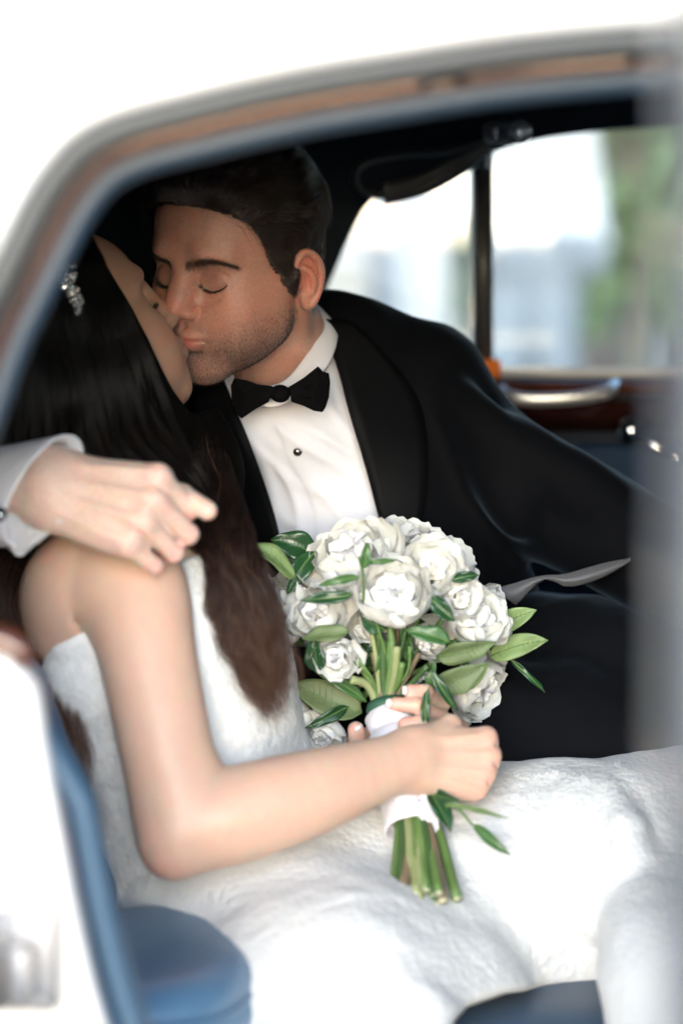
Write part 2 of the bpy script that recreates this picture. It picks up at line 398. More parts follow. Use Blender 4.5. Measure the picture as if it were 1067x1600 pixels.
# ------------------------------------------------------------------ head, modelled in its own metres: x = subject's right, y = face, z = up
VIEW = np.array(Matrix.Rotation(-TILT, 3, 'X'))
def headM(yaw, pitch, roll, origin, scale=1.0):
    """matrix of a head placed at world origin, turned as seen by a level viewer at the camera"""
    Rm = np.array(Matrix.Rotation(R(roll), 3, 'Y') @ Matrix.Rotation(R(yaw), 3, 'Z') @ Matrix.Rotation(R(pitch), 3, 'X'))
    M = np.eye(4); M[:3, :3] = VIEW @ Rm * scale; M[:3, 3] = origin; return M
def tolocal(M, p): return (np.asarray(p) - M[:3, 3]) @ np.linalg.inv(M[:3, :3]).T
def build_head(s, M, female=False, ears=(-1, 1)):
    o = s.M; s.M = M; f = female; q = .92 if f else 1.0
    s.ell((0, -.006, .048), (.0755, .096, .080), k=.01)
    s.ell((0, .034, .046), (.060, .058, .058), k=.03)
    s.ell((0, .036, -.020), (.056, .054, .064), k=.03)
    s.ell((0, .030, -.055), (.047 * q, .046, .044), k=.03)
    for x in (-1, 1):
        s.cap((x * .041 * q, .014, -.051), (x * .013, .066, -.088), .015 if f else .0175, .013, k=.03)
        s.cap((x * .055 * q, .002, -.01), (x * .045 * q, .014, -.047), .012, .014, k=.03)
        s.cap((x * .046, .061, -.014), (x * .063, .016, -.006), .0115, .0085, k=.025)
        s.ell((x * .038, .044, -.034), (.023, .034, .040), k=.03)
        s.ell((x * .030, .062, -.042), (.026, .022, .034), k=.02)
        s.chain([(x * .008, .0865, .028), (x * .024, .0870, .0325), (x * .043, .0730, .030)], [.006, .0070, .007] if f else [.007, .0085, .008], k=.016)
    s.ell((0, .073, -.050), (.030, .023, .028), k=.018)
    s.ell((0, .0755 if not f else .063, -.094 if not f else -.087), (.020, .014, .014), k=.018)
    # eye sockets and closed lids
    for x in (-1, 1):
        s.ell((x * .029, .100, .011), (.0170, .0125, .0105), k=.016, op='s')
        s.ell((x * .0315, .0700, .0075), (.0165, .0150, .0125), k=.008)
    # nose
    nl = .90 if f else 1.0
    s.chain([(0, .0855, .024), (0, .0915, .008), (0, .1015 * (nl + .1 * (1 - nl)), -.008), (0, .110 * (.5 + .5 * nl), -.0205)], [.0080, .0066, .0068, .0080], k=.013, n=9)
    s.ell((0, .1115 * (.5 + .5 * nl), -.0235), (.0080, .0088, .0082), k=.006)
    for x in (-1, 1):
        s.ell((x * .0108, .0995, -.0265), (.0064, .0100, .0074), k=.006)
        s.cap((x * .0110, .088, -.018), (x * .004, .093, .000), .007, .006, k=.012)
        s.ell((x * .0060, .1030, -.0345), (.0030, .0052, .004), k=.003, op='s')
    # lips, pursed
    y0 = .0955
    s.chain([(-.020, .0850, -.0570), (-.011, y0 - .0025, -.0535), (-.003, y0 + .0015, -.0520), (.003, y0 + .0015, -.0520), (.011, y0 - .0025, -.0535), (.020, .0850, -.0570)], [.0028, .0038, .0042, .0042, .0038, .0028], k=.007, n=13)
    s.chain([(-.018, .0850, -.0600), (-.009, y0 - .003, -.0620), (0, y0 - .0005, -.0628), (.009, y0 - .003, -.0620), (.018, .0850, -.0600)], [.0030, .0045, .0050, .0045, .0030], k=.007, n=13)
    s.groove([([(.0150, .0045), (.0180, .0010), (.024, -.0030), (.032, -.0048), (.041, -.0022), (.0475, .0025)], .0011, .0016),
              ([(.0160, .0075), (.021, .0035), (.032, .0005), (.043, .0035)], .0035, -.0008),
              ([(.0165, .0110), (.023, .0160), (.033, .0180), (.045, .0130), (.050, .0070)], .0014, .0012),
              ([(.0160, -.0020), (.024, -.0110), (.034, -.0150), (.044, -.0110)], .0022, .0006),
              ([(.0145, .000), (.0145, .008), (.0150, .014)], .0040, .0018),
              ([(.0165, -.0200), (.0195, -.0250), (.0185, -.0310)], .0022, .0016),
              ([(.0205, -.0290), (.0265, -.0420), (.0295, -.0540)], .0050, .0009),
              ([(.000, -.0575), (.009, -.0570), (.017, -.0575), (.0235, -.0590)], .0011, .0024),
              ([(.0245, -.0590), (.0262, -.0630)], .0045, .0012),
              ([(0, -.0745), (.010, -.0740)], .0050, .0016),
              ([(0, -.038), (0, -.047)], .0026, .0010),
              ([(.006, -.038), (.0055, -.047)], .0018, -.0004),
              ([(.052, .004), (.059, .002)], .0012, .0002)], r=.09, c=(0, .075, -.02), ymin=.03)
    # ears
    for x in ears:
        E = np.eye(4); E[:3, :3] = np.array(Matrix.Rotation(R(x * 24), 3, 'Z') @ Matrix.Rotation(R(-9), 3, 'X')); E[:3, 3] = (x * .0715, -.004, -.011 if not f else .002); s.M = M @ E
        def e(y, z, d=0.0): return (x * (.006 + d), y, z)
        s.ell(e(-.012, .003, -.001), (.0045, .0150, .0270), k=.004)
        s.ell(e(-.006, -.022, .000), (.0042, .0085, .0105), k=.005)
        s.cap((x * -.012, .000, -.006), (x * .003, -.006, -.002), .013, .008, k=.006)
        s.ell(e(-.007, -.001, .0065), (.0052, .0082, .0105), k=.004, op='s')
        s.chain([e(-.012, .019, .0055), e(-.020, .010, .0055), e(-.0215, -.004, .0055)], .0026, k=.004, op='s', n=6)
        s.chain([e(.003, .006, .001), e(.000, .021, .0035), e(-.008, .0300, .0045), e(-.019, .0270, .0045), e(-.0262, .0140, .0045), e(-.0255, -.002, .0040), e(-.019, -.016, .003), e(-.010, -.027, .002)],
                [.0026, .0032, .0036, .0036, .0034, .0032, .0030, .0032], k=.003, n=22)
        s.chain([e(-.006, .015, .0035), e(-.014, .008, .0040), e(-.0155, -.004, .0040), e(-.012, -.0135, .0035)], [.0022, .0027, .0027, .0024], k=.0035, n=9)
        s.ell(e(.0025, -.002, .0025), (.0028, .0030, .0048), k=.003)
    s.M = o; return s

def hand(s, o, X, Z, left=False, sc=1.0, fingers=None, thumb=None, dev=0, wr=(.021, .017), arm=None):
    """o wrist, X towards the fingers, Z back of the hand; fingers = 4 x (spread, mcp, pip, dip) degrees of bend"""
    X = nrm(X); Z = np.asarray(Z, float); Z = nrm(Z - X * X.dot(Z)); Y = np.cross(Z, X) * (-1 if left else 1)
    def L(v): return np.asarray(o) + (X * v[0] + Y * v[1] + Z * v[2]) * sc
    ca, sa = math.cos(R(dev)), math.sin(R(dev))
    def rv(v): return np.array([ca * v[0] - sa * v[1], sa * v[0] + ca * v[1], v[2]])
    MC = [(.088, .029, .001), (.092, .008, .004), (.087, -.012, .002), (.078, -.030, -.003)]
    PH = [(.044, .026, .021), (.048, .030, .022), (.045, .028, .022), (.035, .021, .019)]
    RR = [(.0098, .0088, .0080, .0068), (.0100, .0090, .0082, .0070), (.0096, .0086, .0078, .0066), (.0086, .0076, .0068, .0058)]
    out = []
    for i in range(4):
        mc = np.array(MC[i]); s.cap(L((0.000, mc[1] * .55, -.001)), L(mc - np.array([0, 0, .004])), .0135 * sc, .0118 * sc, k=.014, local=False)
        s.ell(L(mc + np.array([0, 0, .0012])), np.array([.0085, .0080, .0080]) * sc, k=.008, local=False)
        sp, a1, a2, a3 = fingers[i]; a = 0; p = mc.copy(); pts = [L(p)]
        for Ln, an in zip(PH[i], (a1, a2, a3)):
            a += R(an); d = rv(np.array([math.cos(a) * math.cos(R(sp)), math.cos(a) * math.sin(R(sp)), -math.sin(a)])); p = p + d * Ln; pts.append(L(p))
        for j in range(3): s.cap(pts[j], pts[j + 1], RR[i][j] * sc, RR[i][j + 1] * sc, k=.0022 if j else .004, local=False)
        s.cap(L((.018, mc[1] * .7, .0125)), L(mc + np.array([-.006, 0, .0085])), .0016 * sc, .0026 * sc, k=.006, local=False)
        out.append(pts)
    for i in range(3):
        ga = (out[i][0] + out[i + 1][0]) / 2 + Z * .0080 * sc + X * .006 * sc; gb = (out[i][1] + out[i + 1][1]) / 2 + Z * .0040 * sc
        s.cap(ga, gb, .0010 * sc, .0016 * sc, k=.005, op='s', local=False)
    s.cap(L((.01, -.020, -.006)), L((.06, -.026, -.008)), .014 * sc, .012 * sc, k=.012, local=False)
    if thumb is None: thumb = [(.018, .020, -.008), (.050, .040, -.018), (.078, .050, -.024), (.103, .052, -.028)]
    tp = [L(v) for v in thumb]
    s.cap(tp[0], tp[1], .0155 * sc, .0118 * sc, k=.014, local=False); s.cap(tp[1], tp[2], .0112 * sc, .0100 * sc, k=.005, local=False); s.cap(tp[2], tp[3], .0100 * sc, .0082 * sc, k=.003, local=False)
    s.ell(L((0, 0, 0)), np.array([.026, wr[0] * 1.25, wr[1]]) * sc, rot=np.stack([X, Y, Z], 1), k=.016, local=False)
    return out, tp, (X, Y, Z)
def nail(name, tip, prev, up, m, parent, wdt=.0055, ln=.010, tipmat=None):
    """a curved nail plate lying on the back of the last finger bone"""
    d = nrm(np.asarray(tip) - prev); up = nrm(np.asarray(up) - d * d.dot(up)); b = np.cross(d, up); V = []; F = []
    n1, n2 = 7, 8
    for i in range(n1):
        for j in range(n2):
            u = i / (n1 - 1) * 2 - 1; v = j / (n2 - 1); ww = wdt * math.sqrt(max(0, 1 - max(0, (.25 - v) / .25) ** 2 * .6)) * (1 - .12 * max(0, v - .8) / .2)
            a = u * 1.0; V.append(np.asarray(tip) + d * ((v - .55) * ln + (1 - u * u) * .0015 * v) + b * math.sin(a) * ww * 1.15 + up * (math.cos(a) * wdt * 1.18 - .0006 * (v > .9)))
    for i in range(n1 - 1):
        for j in range(n2 - 1): F.append((i * n2 + j, (i + 1) * n2 + j, (i + 1) * n2 + j + 1, i * n2 + j + 1))
    me = mesh(name, V, F); me.materials.append(m)
    if tipmat:
        me.materials.append(tipmat)
        for k, p in enumerate(me.polygons): p.material_index = 1 if (k % (n2 - 1)) >= n2 - 3 else 0
    o = bpy.data.objects.new(name, me); COL.objects.link(o); setpar(o, parent)
    for p in me.polygons: p.use_smooth = True
    md = o.modifiers.new('s', 'SOLIDIFY'); md.thickness = .0006
    return o
# ------------------------------------------------------------------ materials
M_white = mat('car_white_paint', (.80, .79, .76), .22, coat=.6, var=(1.5, .01))
M_rubber = mat('grey_rubber', (.055, .058, .056), .55)
M_bronze = mat('polished_trim', (.46, .34, .28), .14, metal=1)
M_pipe = mat('slate_blue_leather', (.020, .040, .066), .42, bump=[('noise', 260, .25, .001)])
M_blue = mat('blue_leather', (.115, .215, .34), .30, bump=[('noise', 260, .25, .001), ('vor', 420, .15, .0005)], var=(6, .10))
M_navy = mat('dark_blue_leather', (.018, .040, .085), .5, bump=[('noise', 260, .25, .001)])
M_lining = mat('roof_lining', (.012, .017, .026), .9, bump=[('noise', 500, .3, .001)])
M_wood = mat('walnut_veneer', (.085, .026, .010), .25, coat=.7, var=(30, .3))
M_chrome = mat('chrome', (.75, .76, .78), .10, metal=1)
M_strap = mat('black_strap', (.045, .048, .052), .38)
M_glass = bpy.data.materials.new('window_glass'); M_glass.use_nodes = True
_t = M_glass.node_tree; _t.nodes.clear(); _o = _t.nodes.new('ShaderNodeOutputMaterial'); _mx = _t.nodes.new('ShaderNodeMixShader'); _mx.inputs[0].default_value = .06
_a = _t.nodes.new('ShaderNodeBsdfTransparent'); _a.inputs[0].default_value = (.93, .96, .95, 1); _g = _t.nodes.new('ShaderNodeBsdfGlossy'); _g.inputs['Roughness'].default_value = .02
_t.links.new(_a.outputs[0], _mx.inputs[1]); _t.links.new(_g.outputs[0], _mx.inputs[2]); _t.links.new(_mx.outputs[0], _o.inputs[0])
M_carpet = mat('carpet', (.02, .03, .05), .95, bump=[('noise', 700, .6, .003)])

def plate(name, outer, holes, y0, y1, m, parent, bev=0.0):
    """flat plate in the xz plane with holes, between y0 and y1"""
    cu = bpy.data.curves.new(name, 'CURVE'); cu.dimensions = '2D'; cu.fill_mode = 'BOTH'; cu.extrude = abs(y1 - y0) / 2 - bev; cu.bevel_depth = bev; cu.bevel_resolution = 3; cu.offset = -bev
    for loop in [outer] + holes:
        sp = cu.splines.new('POLY'); sp.points.add(len(loop) - 1); sp.use_cyclic_u = True
        for i, (x, z) in enumerate(loop): sp.points[i].co = (x, z, 0, 1)
    t = bpy.data.objects.new('tmp', cu); COL.objects.link(t)
    me = bpy.data.meshes.new_from_object(t.evaluated_get(bpy.context.evaluated_depsgraph_get()))
    bpy.data.objects.remove(t)
    n = len(me.vertices); co = np.empty(n * 3, np.float32); me.vertices.foreach_get('co', co); co = co.reshape(-1, 3)
    co2 = np.stack([co[:, 0], (y0 + y1) / 2 - co[:, 2], co[:, 1]], -1); me.vertices.foreach_set('co', co2.astype(np.float32).ravel()); me.update(); me.name = name
    o = link(name, me, m, parent, smooth=False)
    return o

car = tag(empty('vintage_car', (0, 0, 0)), 'white vintage saloon with its rear door open on a navy and blue leather cabin', 'car')
YN, YF = -.80, .60
# near side of the body with the door opening
top_px = [(-150, 760), (-105, 640), (-62, 520), (-22, 435), (14, 362), (44, 304), (78, 254), (120, 212), (186, 180), (300, 150), (400, 126), (500, 106), (600, 90), (700, 74), (800, 60), (900, 50), (1010, 41), (1120, 35), (1260, 30), (1400, 28)]
low_px = [(1420, 300), (1420, 1500), (1400, 1900), (900, 1960), (420, 1930), (250, 1790), (175, 1640), (130, 1480), (100, 1330), (72, 1180), (56, 1080), (38, 1040), (5, 1022), (-60, 1010), (-140, 980), (-178, 880), (-168, 810)]
opening = catmull([P(x, y, YN) for x, y in top_px] , 80)
low = catmull([P(x, y, YN) for x, y in low_px], 60)
hole = [(p[0], p[2]) for p in opening] + [(p[0], p[2]) for p in low]
side = [(-1.9, .22), (3.0, .22), (3.0, .95), (2.3, 1.0), (2.0, 1.30)]
roofline = catmull([(2.0, 0, 1.34), (1.2, 0, 1.46), (.4, 0, 1.475), (-.4, 0, 1.44), (-1.0, 0, 1.30), (-1.4, 0, 1.0)], 24)
side += [(p[0], p[2]) for p in roofline] + [(-1.9, .92)]
plate('side_panel', side, [hole], YN, YN + .05, M_white, car, bev=.012)
# roof skin, swept across the car
nx = len(roofline); V = []; F = []
ny = 17
for p in roofline:
    for j in range(ny):
        a = -1 + 2 * j / (ny - 1); yy = (YN + YF) / 2 + a * (YF - YN + .02) / 2 * 1.0
        V.append((p[0], yy, p[2] + .10 * (1 - abs(a) ** 3)))
for i in range(nx - 1):
    for j in range(ny - 1): F.append((i * ny + j, (i + 1) * ny + j, (i + 1) * ny + j + 1, i * ny + j + 1))
rf = link('roof', mesh('roof', V, F), M_white, car); md = rf.modifiers.new('s', 'SOLIDIFY'); md.thickness = .012
# trims that step inward round the opening
def rail(name, C, off, dep, wdt, thk, m, wob=0):
    C = np.asarray(C); T = nrm(np.gradient(C, axis=0)); N = nrm(np.cross(T, np.array([0, 1.0, 0])))
    if N[len(N) // 2, 2] > 0: N = -N
    Q = C + N * off + np.array([0, dep, 0])
    a = np.linspace(0, 2 * np.pi, 14, endpoint=False); pr = np.stack([np.sign(np.cos(a)) * np.abs(np.cos(a)) ** .6 * wdt / 2, np.sign(np.sin(a)) * np.abs(np.sin(a)) ** .6 * thk / 2], -1)
    V, F = sweep(Q, pr, N=N, closed_prof=True)
    return link(name, mesh(name, V, F), m, car)
full = np.vstack([opening])
rail('rubber_seal', opening, .0080, .030, .021, .040, M_rubber)
rail('trim_strip', opening[:50], .0195, .050, .0062, .016, M_bronze)
rail('trim_strip', opening[51:64], .0200, .052, .0062, .016, M_bronze)
rail('trim_strip', opening[65:], .0195, .050, .0062, .016, M_bronze)
rail('wood_fillet', opening, .0215, .064, .012, .010, M_wood)
rail('leather_piping', opening, .0318, .075, .0215, .030, M_pipe)
# lower jamb edge
lc = catmull([P(x, y, YN) for x, y in [(-60, 1016), (5, 1028), (36, 1048), (54, 1085), (72, 1190), (98, 1325), (128, 1475), (175, 1640), (250, 1790)]], 40)
T = nrm(np.gradient(lc, axis=0)); N = nrm(np.cross(T, np.array([0, -1.0, 0])))
if N[20, 0] < 0: N = -N
_k = np.clip((np.arange(len(lc) - 8) / 7.0), 0, 1)
V, F = sweep(lc[8:] + N[8:] * (-.012 + .026 * _k)[:, None] + np.array([0, .045, 0]), circ(1, 12) * np.array([[.011, .018]]), N=N[8:])
link('leather_piping', mesh('leather_piping', V, F), mat('dusty_blue_leather', (.050, .095, .150), .4), car)
V, F = sweep(lc[:6] + np.array([0, .01, .010]), circ(1, 12) * np.array([[.011, .012]]), N=N[:6]); link('wood_capping', mesh('wood_capping', V, F), M_wood, car)
# latch striker on the jamb
o = P(38, 1500, YN - .012)
V, F = join(box(o, (.050, .014, .075), .004), box(o + np.array([0, -.016, -.004]), (.020, .022, .045), .005), tube(np.array([o + np.array([-.014, -.012, .026]), o + np.array([-.014, -.022, .026])]), .006, 10), tube(np.array([o + np.array([.014, -.012, -.028]), o + np.array([.014, -.022, -.028])]), .006, 10))
link('latch_striker', mesh('latch_striker', V, F), mat('worn_steel', (.42, .40, .38), .5, metal=.6), car)

# far side wall with window openings
qw = catmull([P(*a, YF) for a in [(470, 560), (492, 500), (520, 430), (548, 365), (575, 318), (610, 296), (660, 274), (705, 258), (738, 248)]], 24)
qwin = [(p[0], p[2]) for p in qw] + [(P(740, 590, YF)[0], P(740, 592, YF)[2]), (P(470, 590, YF)[0], P(470, 592, YF)[2])]
dw = catmull([P(*a, YF) for a in [(768, 240), (830, 220), (930, 205), (1040, 197), (1200, 192), (1380, 200)]], 20)
dwin = [(p[0], p[2]) for p in dw] + [(P(1460, 590, YF)[0], P(1460, 592, YF)[2]), (P(768, 590, YF)[0], P(768, 592, YF)[2])]
farout = [(-1.9, .22), (3.0, .22), (3.0, .95), (2.3, 1.0), (2.0, 1.28)] + [(p[0], p[2] - .004) for p in roofline] + [(-1.9, .92)]
plate('far_side_panel', farout, [qwin, dwin], YF + .03, YF + .06, M_white, car)
def shrink(poly, d):
    q = np.array(poly); c = q.mean(0); return [tuple(c + (p - c) * (1 - d / (np.linalg.norm(p - c) + 1e-6))) for p in q]
plate('inner_lining', [(x * .985, z - .012 if z > 1 else z) for x, z in farout], [qwin, dwin], YF - .03, YF + .028, M_lining, car)
plate('window_glass', qwin, [], YF + .040, YF + .044, M_glass, car)
plate('window_glass', dwin, [], YF + .040, YF + .044, M_glass, car)
# pillar trim between the windows
a, b = P(752, 262, YF - .035), P(757, 575, YF - .035)
V, F = sweep(np.array([a, b]), [(-.002 * 0 - .006, -.010), (.006, -.010), (.006, .010), (-.006, .010)], up=(0, 1, 0)); link('window_divider', mesh('window_divider', V, F), M_strap, car)
link('divider_cap', mesh('divider_cap', *box(P(750, 250, YF - .04), (.022, .014, .022), .003)), M_chrome, car)
link('divider_foot', mesh('divider_foot', *box(P(763, 577, YF - .045), (.030, .02, .026), .003)), mat('amber_glint', (.95, .25, .03), .3, coat=.5), car)  # vivid orange: the lit glow of this piece is put into its colour
# sills
sx0, sx1 = P(440, 590, YF)[0], P(1500, 590, YF)[0]; sz = P(800, 592, YF)[2]
link('window_sill', mesh('window_sill', *box(((sx0 + sx1) / 2, YF + .055, sz + .004), (sx1 - sx0, .07, .012), .004)), M_white, car)
cz = P(800, 622, YF - .04)[2]
link('waist_rail', mesh('waist_rail', *box(((sx0 + sx1) / 2, YF - .045, sz - .008), (sx1 - sx0, .035, .014), .005)), M_wood, car)
link('wood_panel', mesh('wood_panel', *box(((sx0 + sx1) / 2, YF - .040, sz - .044), (sx1 - sx0, .014, .040), .004)), mat('dark_walnut', (.020, .006, .004), .22, coat=.6, var=(30, .3)), car)
link('door_card', mesh('door_card', *box(((sx0 + sx1) / 2, YF - .04, sz - .36), (sx1 - sx0, .02, .56), .01)), M_navy, car)
# chrome pull handle
h = catmull([P(784, 608, YF - .05), P(790, 618, YF - .075), P(830, 625, YF - .085), (P(900, 622, YF - .085)), P(948, 612, YF - .075), P(962, 602, YF - .05)], 26)
V, F = sweep(h, circ(1, 12) * np.array([[.0090, .006]]), up=(0, 0, 1)); link('pull_handle', mesh('pull_handle', V, F), mat('satin_chrome', (.92, .93, .94), .38, metal=.85), car)
link('handle_plate', mesh('handle_plate', *box(P(870, 602, YF - .052), (.13, .008, .012), .003)), M_chrome, car)
# window winder
c0 = P(985, 672, YF - .07)
V, F = join(tube(np.array([c0 + np.array([0, .03, 0]), c0 - np.array([0, .02, 0])]), .017, 16), tube(catmull([c0 - np.array([0, .01, 0]), P(1020, 695, YF - .10), P(1075, 722, YF - .10)], 8), [.008, .007, .006, .006, .006, .006, .006, .006], 10), tube(np.array([P(1080, 724, YF - .09), P(1080, 724, YF - .13)]), .012, 12))
link('window_winder', mesh('window_winder', V, F), M_chrome, car)
# grab loop, strap and chrome fitting
loop = catmull([P(*a) for a in [(705, 268, .40), (640, 300, .40), (585, 306, .39), (557, 290, .38), (556, 268, .37), (580, 250, .37), (630, 240, .38), (690, 236, .40), (740, 222, .42), (765, 212, .43)]], 50)
V, F = sweep(loop, circ(1, 10) * np.array([[.0065, .0035]]), up=(0, 1, 0)); link('grab_strap', mesh('grab_strap', V, F), M_strap, car)
st = catmull([P(*a) for a in [(762, 222, .43), (720, 256, .41), (660, 288, .40), (600, 304, .385)]], 24)
V, F = sweep(st, circ(1, 10) * np.array([[.013, .004]]), up=(0, 0, 1)); link('grab_strap', mesh('grab_strap', V, F), M_strap, car)
f0 = P(790, 206, .30)
V, F = join(box(f0, (.052, .02, .026), .006), tube(np.array([P(812, 205, .30), P(812, 205, .27)]), .014, 16), box(P(768, 207, .285), (.014, .02, .018), .004))
link('strap_bracket', mesh('strap_bracket', V, F), bpy.data.materials['satin_chrome'], car)
# cabin: headliner, rear panel, floor, seats
V = []; F = []
xs = np.linspace(-1.25, 1.9, 24); ys = np.linspace(YN + .055, YF - .03, 14)
for x in xs:
    zt = np.interp(x, roofline[::-1, 0], roofline[::-1, 2])
    for y in ys:
        a = (y - (YN + YF) / 2) / ((YF - YN) / 2); V.append((x, y, zt - .025 + .06 * (1 - abs(a) ** 3)))
for i in range(23):
    for j in range(13): F.append((i * 14 + j, (i + 1) * 14 + j, (i + 1) * 14 + j + 1, i * 14 + j + 1))
link('headliner', mesh('headliner', V, F), M_lining, car)
link('cabin_floor', mesh('cabin_floor', *box((.3, -.1, .27), (3.0, 1.32, .04))), M_carpet, car)
# rear bulkhead below the rear window
link('parcel_shelf', mesh('parcel_shelf', *box((-.98, -.1, .98), (.55, 1.36, .03), .008)), M_navy, car)
# seat back (leans back), seat cushion, side bolster
def rbox(c, s, r, rot=None, puff=0):
    sd = SDF(); c = np.array(c, float); hs = np.array(s, float) / 2 - r; Rm = np.eye(3) if rot is None else np.array(Euler([R(a) for a in rot]).to_matrix())
    def fn(p):
        q = np.abs((p - c) @ Rm) - hs; return np.linalg.norm(np.maximum(q, 0), axis=1) + np.minimum(q.max(1), 0) - r
    sd.fn(fn, c, np.linalg.norm(np.array(s)) / 2); return sd, c, np.linalg.norm(np.array(s)) / 2
sd, c, rr = rbox((-.49, -.12, .86), (.17, 1.16, .66), .06, (0, -10, 0))
V, F = sd.mesh((-.72, -.76, .46), (-.26, .52, 1.24), .016); link('seat_back', mesh('seat_back', V, F), M_navy, car)
cu0 = P(700, 1552, -.30)
sd, c, rr = rbox((.05, .04, cu0[2] - .09), (.98, .90, .18), .075)
V, F = sd.mesh((-.50, -.75, cu0[2] - .22), (.60, .52, cu0[2] + .04), .014); link('seat_cushion', mesh('seat_cushion', V, F), mat('cushion_leather', (.045, .075, .120), .45, bump=[('noise', 260, .25, .001)]), car)
# rounded near end of the rear seat: top pad, piping, rolled side
bt = [P(*a, -.46) for a in [(110, 1440), (200, 1444), (290, 1452), (345, 1472), (372, 1520), (385, 1580)]]
sd = SDF()
prof = [(P(118, 1452, -.42), .012)]
bol_top = P(230, 1472, -.42)[2]
def bfn(p):
    # rounded D-shaped pad seen from above
    cx, cy = P(226, 1500, -.45)[0], -.42
    q = np.stack([p[:, 0] - cx, p[:, 1] - cy], -1); rr = np.linalg.norm(q / np.array([.098, .15]), axis=1)
    dxy = (rr - 1) * .098; dz = np.abs(p[:, 2] - (bol_top - .16)) - .16 + .030
    return np.linalg.norm(np.maximum(np.stack([dxy + .030, dz], -1), 0), axis=1) + np.minimum(np.maximum(dxy + .030, dz), 0) - .030 + .004 * np.sin(p[:, 2] * 120) * np.clip((bol_top - .02 - p[:, 2]) / .02, 0, 1)
sd.fn(bfn, P(235, 1500, -.45) - np.array([0, 0, .16]), .3)
V, F = sd.mesh((P(235, 1500, -.45)[0] - .13, -.60, bol_top - .36), (P(235, 1500, -.45)[0] + .13, -.24, bol_top + .03), .006)
V = V + (vnoise(V, 22, 3) * .0025)[:, None] * np.array([1, 1, .3]); bo = link('seat_bolster', mesh('seat_bolster', V, F), M_blue, car)
a = np.linspace(0, 2 * np.pi, 60); cx = P(226, 1500, -.45)[0]
for dz, q in ((-.030, .995), (-.12, 1.005)):
    V, F = tube(np.stack([cx + .0985 * q * np.cos(a), -.42 + .151 * q * np.sin(a), np.full(60, bol_top + dz) + .004 * np.sin(3 * a)], -1), .0028 if dz > -.05 else .004, 8)
    link('piping', mesh('piping', V, F), M_blue, bo)
# near face of the seat back behind the bride
spx = catmull([(68, 1150, 0), (82, 1290, 0), (112, 1440, 0), (130, 1500, 0)], 8); sqx = catmull([(118, 1150, 0), (150, 1250, 0), (178, 1400, 0), (190, 1480, 0)], 8)
sd = SDF(); sd.chain([P(8, 1080, -.33), P(64, 1250, -.34), P(104, 1400, -.35), P(118, 1520, -.36)], [.040, .042, .042, .040], k=.02)
V, F = sd.mesh((-.46, -.46, .50), (-.16, -.24, .95), .007); link('seat_wing', mesh('seat_wing', V, F), mat('seat_wing_leather', (.022, .055, .13), .45, bump=[('noise', 260, .25, .001)]), car)
# open near door: seen edge-on at the right
door = empty('open_door', (0, 0, 0)); setpar(door, car)
M_edge = mat('door_edge', (.42, .43, .44), .35, coat=.3)
dx = P(1046, 800, -1.62)[0] - .012
def at(y, x, z): return (x, y, z)
link('door_frame', mesh('door_frame', *box((dx + .052, -1.62, 1.06), (.080, .05, .84), .010)), M_edge, door)
link('door_shell', mesh('door_shell', *box((dx + .30, -1.53, .62), (.44, .16, .62), .03)), M_white, door)
link('door_shell_top', mesh('door_shell_top', *box((dx + .30, -1.53, 1.46), (.44, .03, .03), .008)), M_edge, door)
link('window_glass', mesh('window_glass', *box((dx + .32, -1.55, 1.19), (.40, .004, .52))), M_glass, door)
# front seats beyond the opening, out of the picture to the right
sd, c, rr = rbox((1.0, -.1, .80), (.16, 1.24, .80), .06, (0, 8, 0))
V, F = sd.mesh((.80, -.76, .36), (1.2, .56, 1.26), .02); link('front_seat_back', mesh('front_seat_back', V, F), M_navy, car)
# ------------------------------------------------------------------ ground and street beyond
M_pave = mat('pale_paving', (.46, .45, .43), .85, bump=[('noise', 30, .3, .01)], var=(3, .08))
M_road = mat('road', (.16, .16, .155), .9, bump=[('noise', 60, .4, .01)], var=(2, .12))
gr = link('ground', mesh('ground', [(-150, -150, 0), (150, -150, 0), (150, 200, 0), (-150, 200, 0)], [(0, 1, 2, 3)]), mat('ground', (.30, .29, .27), .9, var=(.8, .1)), None, False); tag(gr, kind='structure')
rd = link('road', mesh('road', *box((0, .2, .0), (80, 6.2, .008))), M_road, None, False); tag(rd, kind='structure')
pv = link('pavement', mesh('pavement', *box((0, 8.0, .06), (80, 9.0, .12), .01)), M_pave, None, False); tag(pv, kind='structure')
pv2 = link('near_pavement', mesh('near_pavement', *box((0, -6.0, .06), (80, 5.6, .12), .01)), M_pave, None, False); tag(pv2, kind='structure')
M_ren = mat('white_render', (.82, .81, .79), .8, bump=[('noise', 60, .4, .004)], var=(2, .04))
# white gate pier + house wall
def pier(px0, px1, Y, h, label, name='gate_pier'):
    x0, x1 = P(px0, 500, Y)[0], P(px1, 500, Y)[0]
    t = empty(name, ((x0 + x1) / 2, Y, .12)); tag(t, label, 'pillar')
    link('shaft', mesh('shaft', *box(((x0 + x1) / 2, Y, .12 + h / 2), (x1 - x0, x1 - x0, h), .02)), M_ren, t)
    link('plinth', mesh('plinth', *box(((x0 + x1) / 2, Y, .22), (x1 - x0 + .08, x1 - x0 + .08, .2), .02)), M_ren, t)
    link('cap', mesh('cap', *box(((x0 + x1) / 2, Y, .12 + h + .05), (x1 - x0 + .12, x1 - x0 + .12, .1), .02)), M_ren, t)
pier(575, 700, 7.5, 3.0, 'thick white rendered pillar seen through the small rear side window')
pier(1010, 1060, 13.2, 2.6, 'slim white rendered pillar behind the far group of people')
bw = empty('garden_wall', (0, 13.6, .12)); tag(bw, 'low pale wall running behind the people across the street', 'wall')
M_stone = mat('pale_stone', (.55, .53, .49), .85, bump=[('noise', 40, .5, .01)], var=(6, .1))
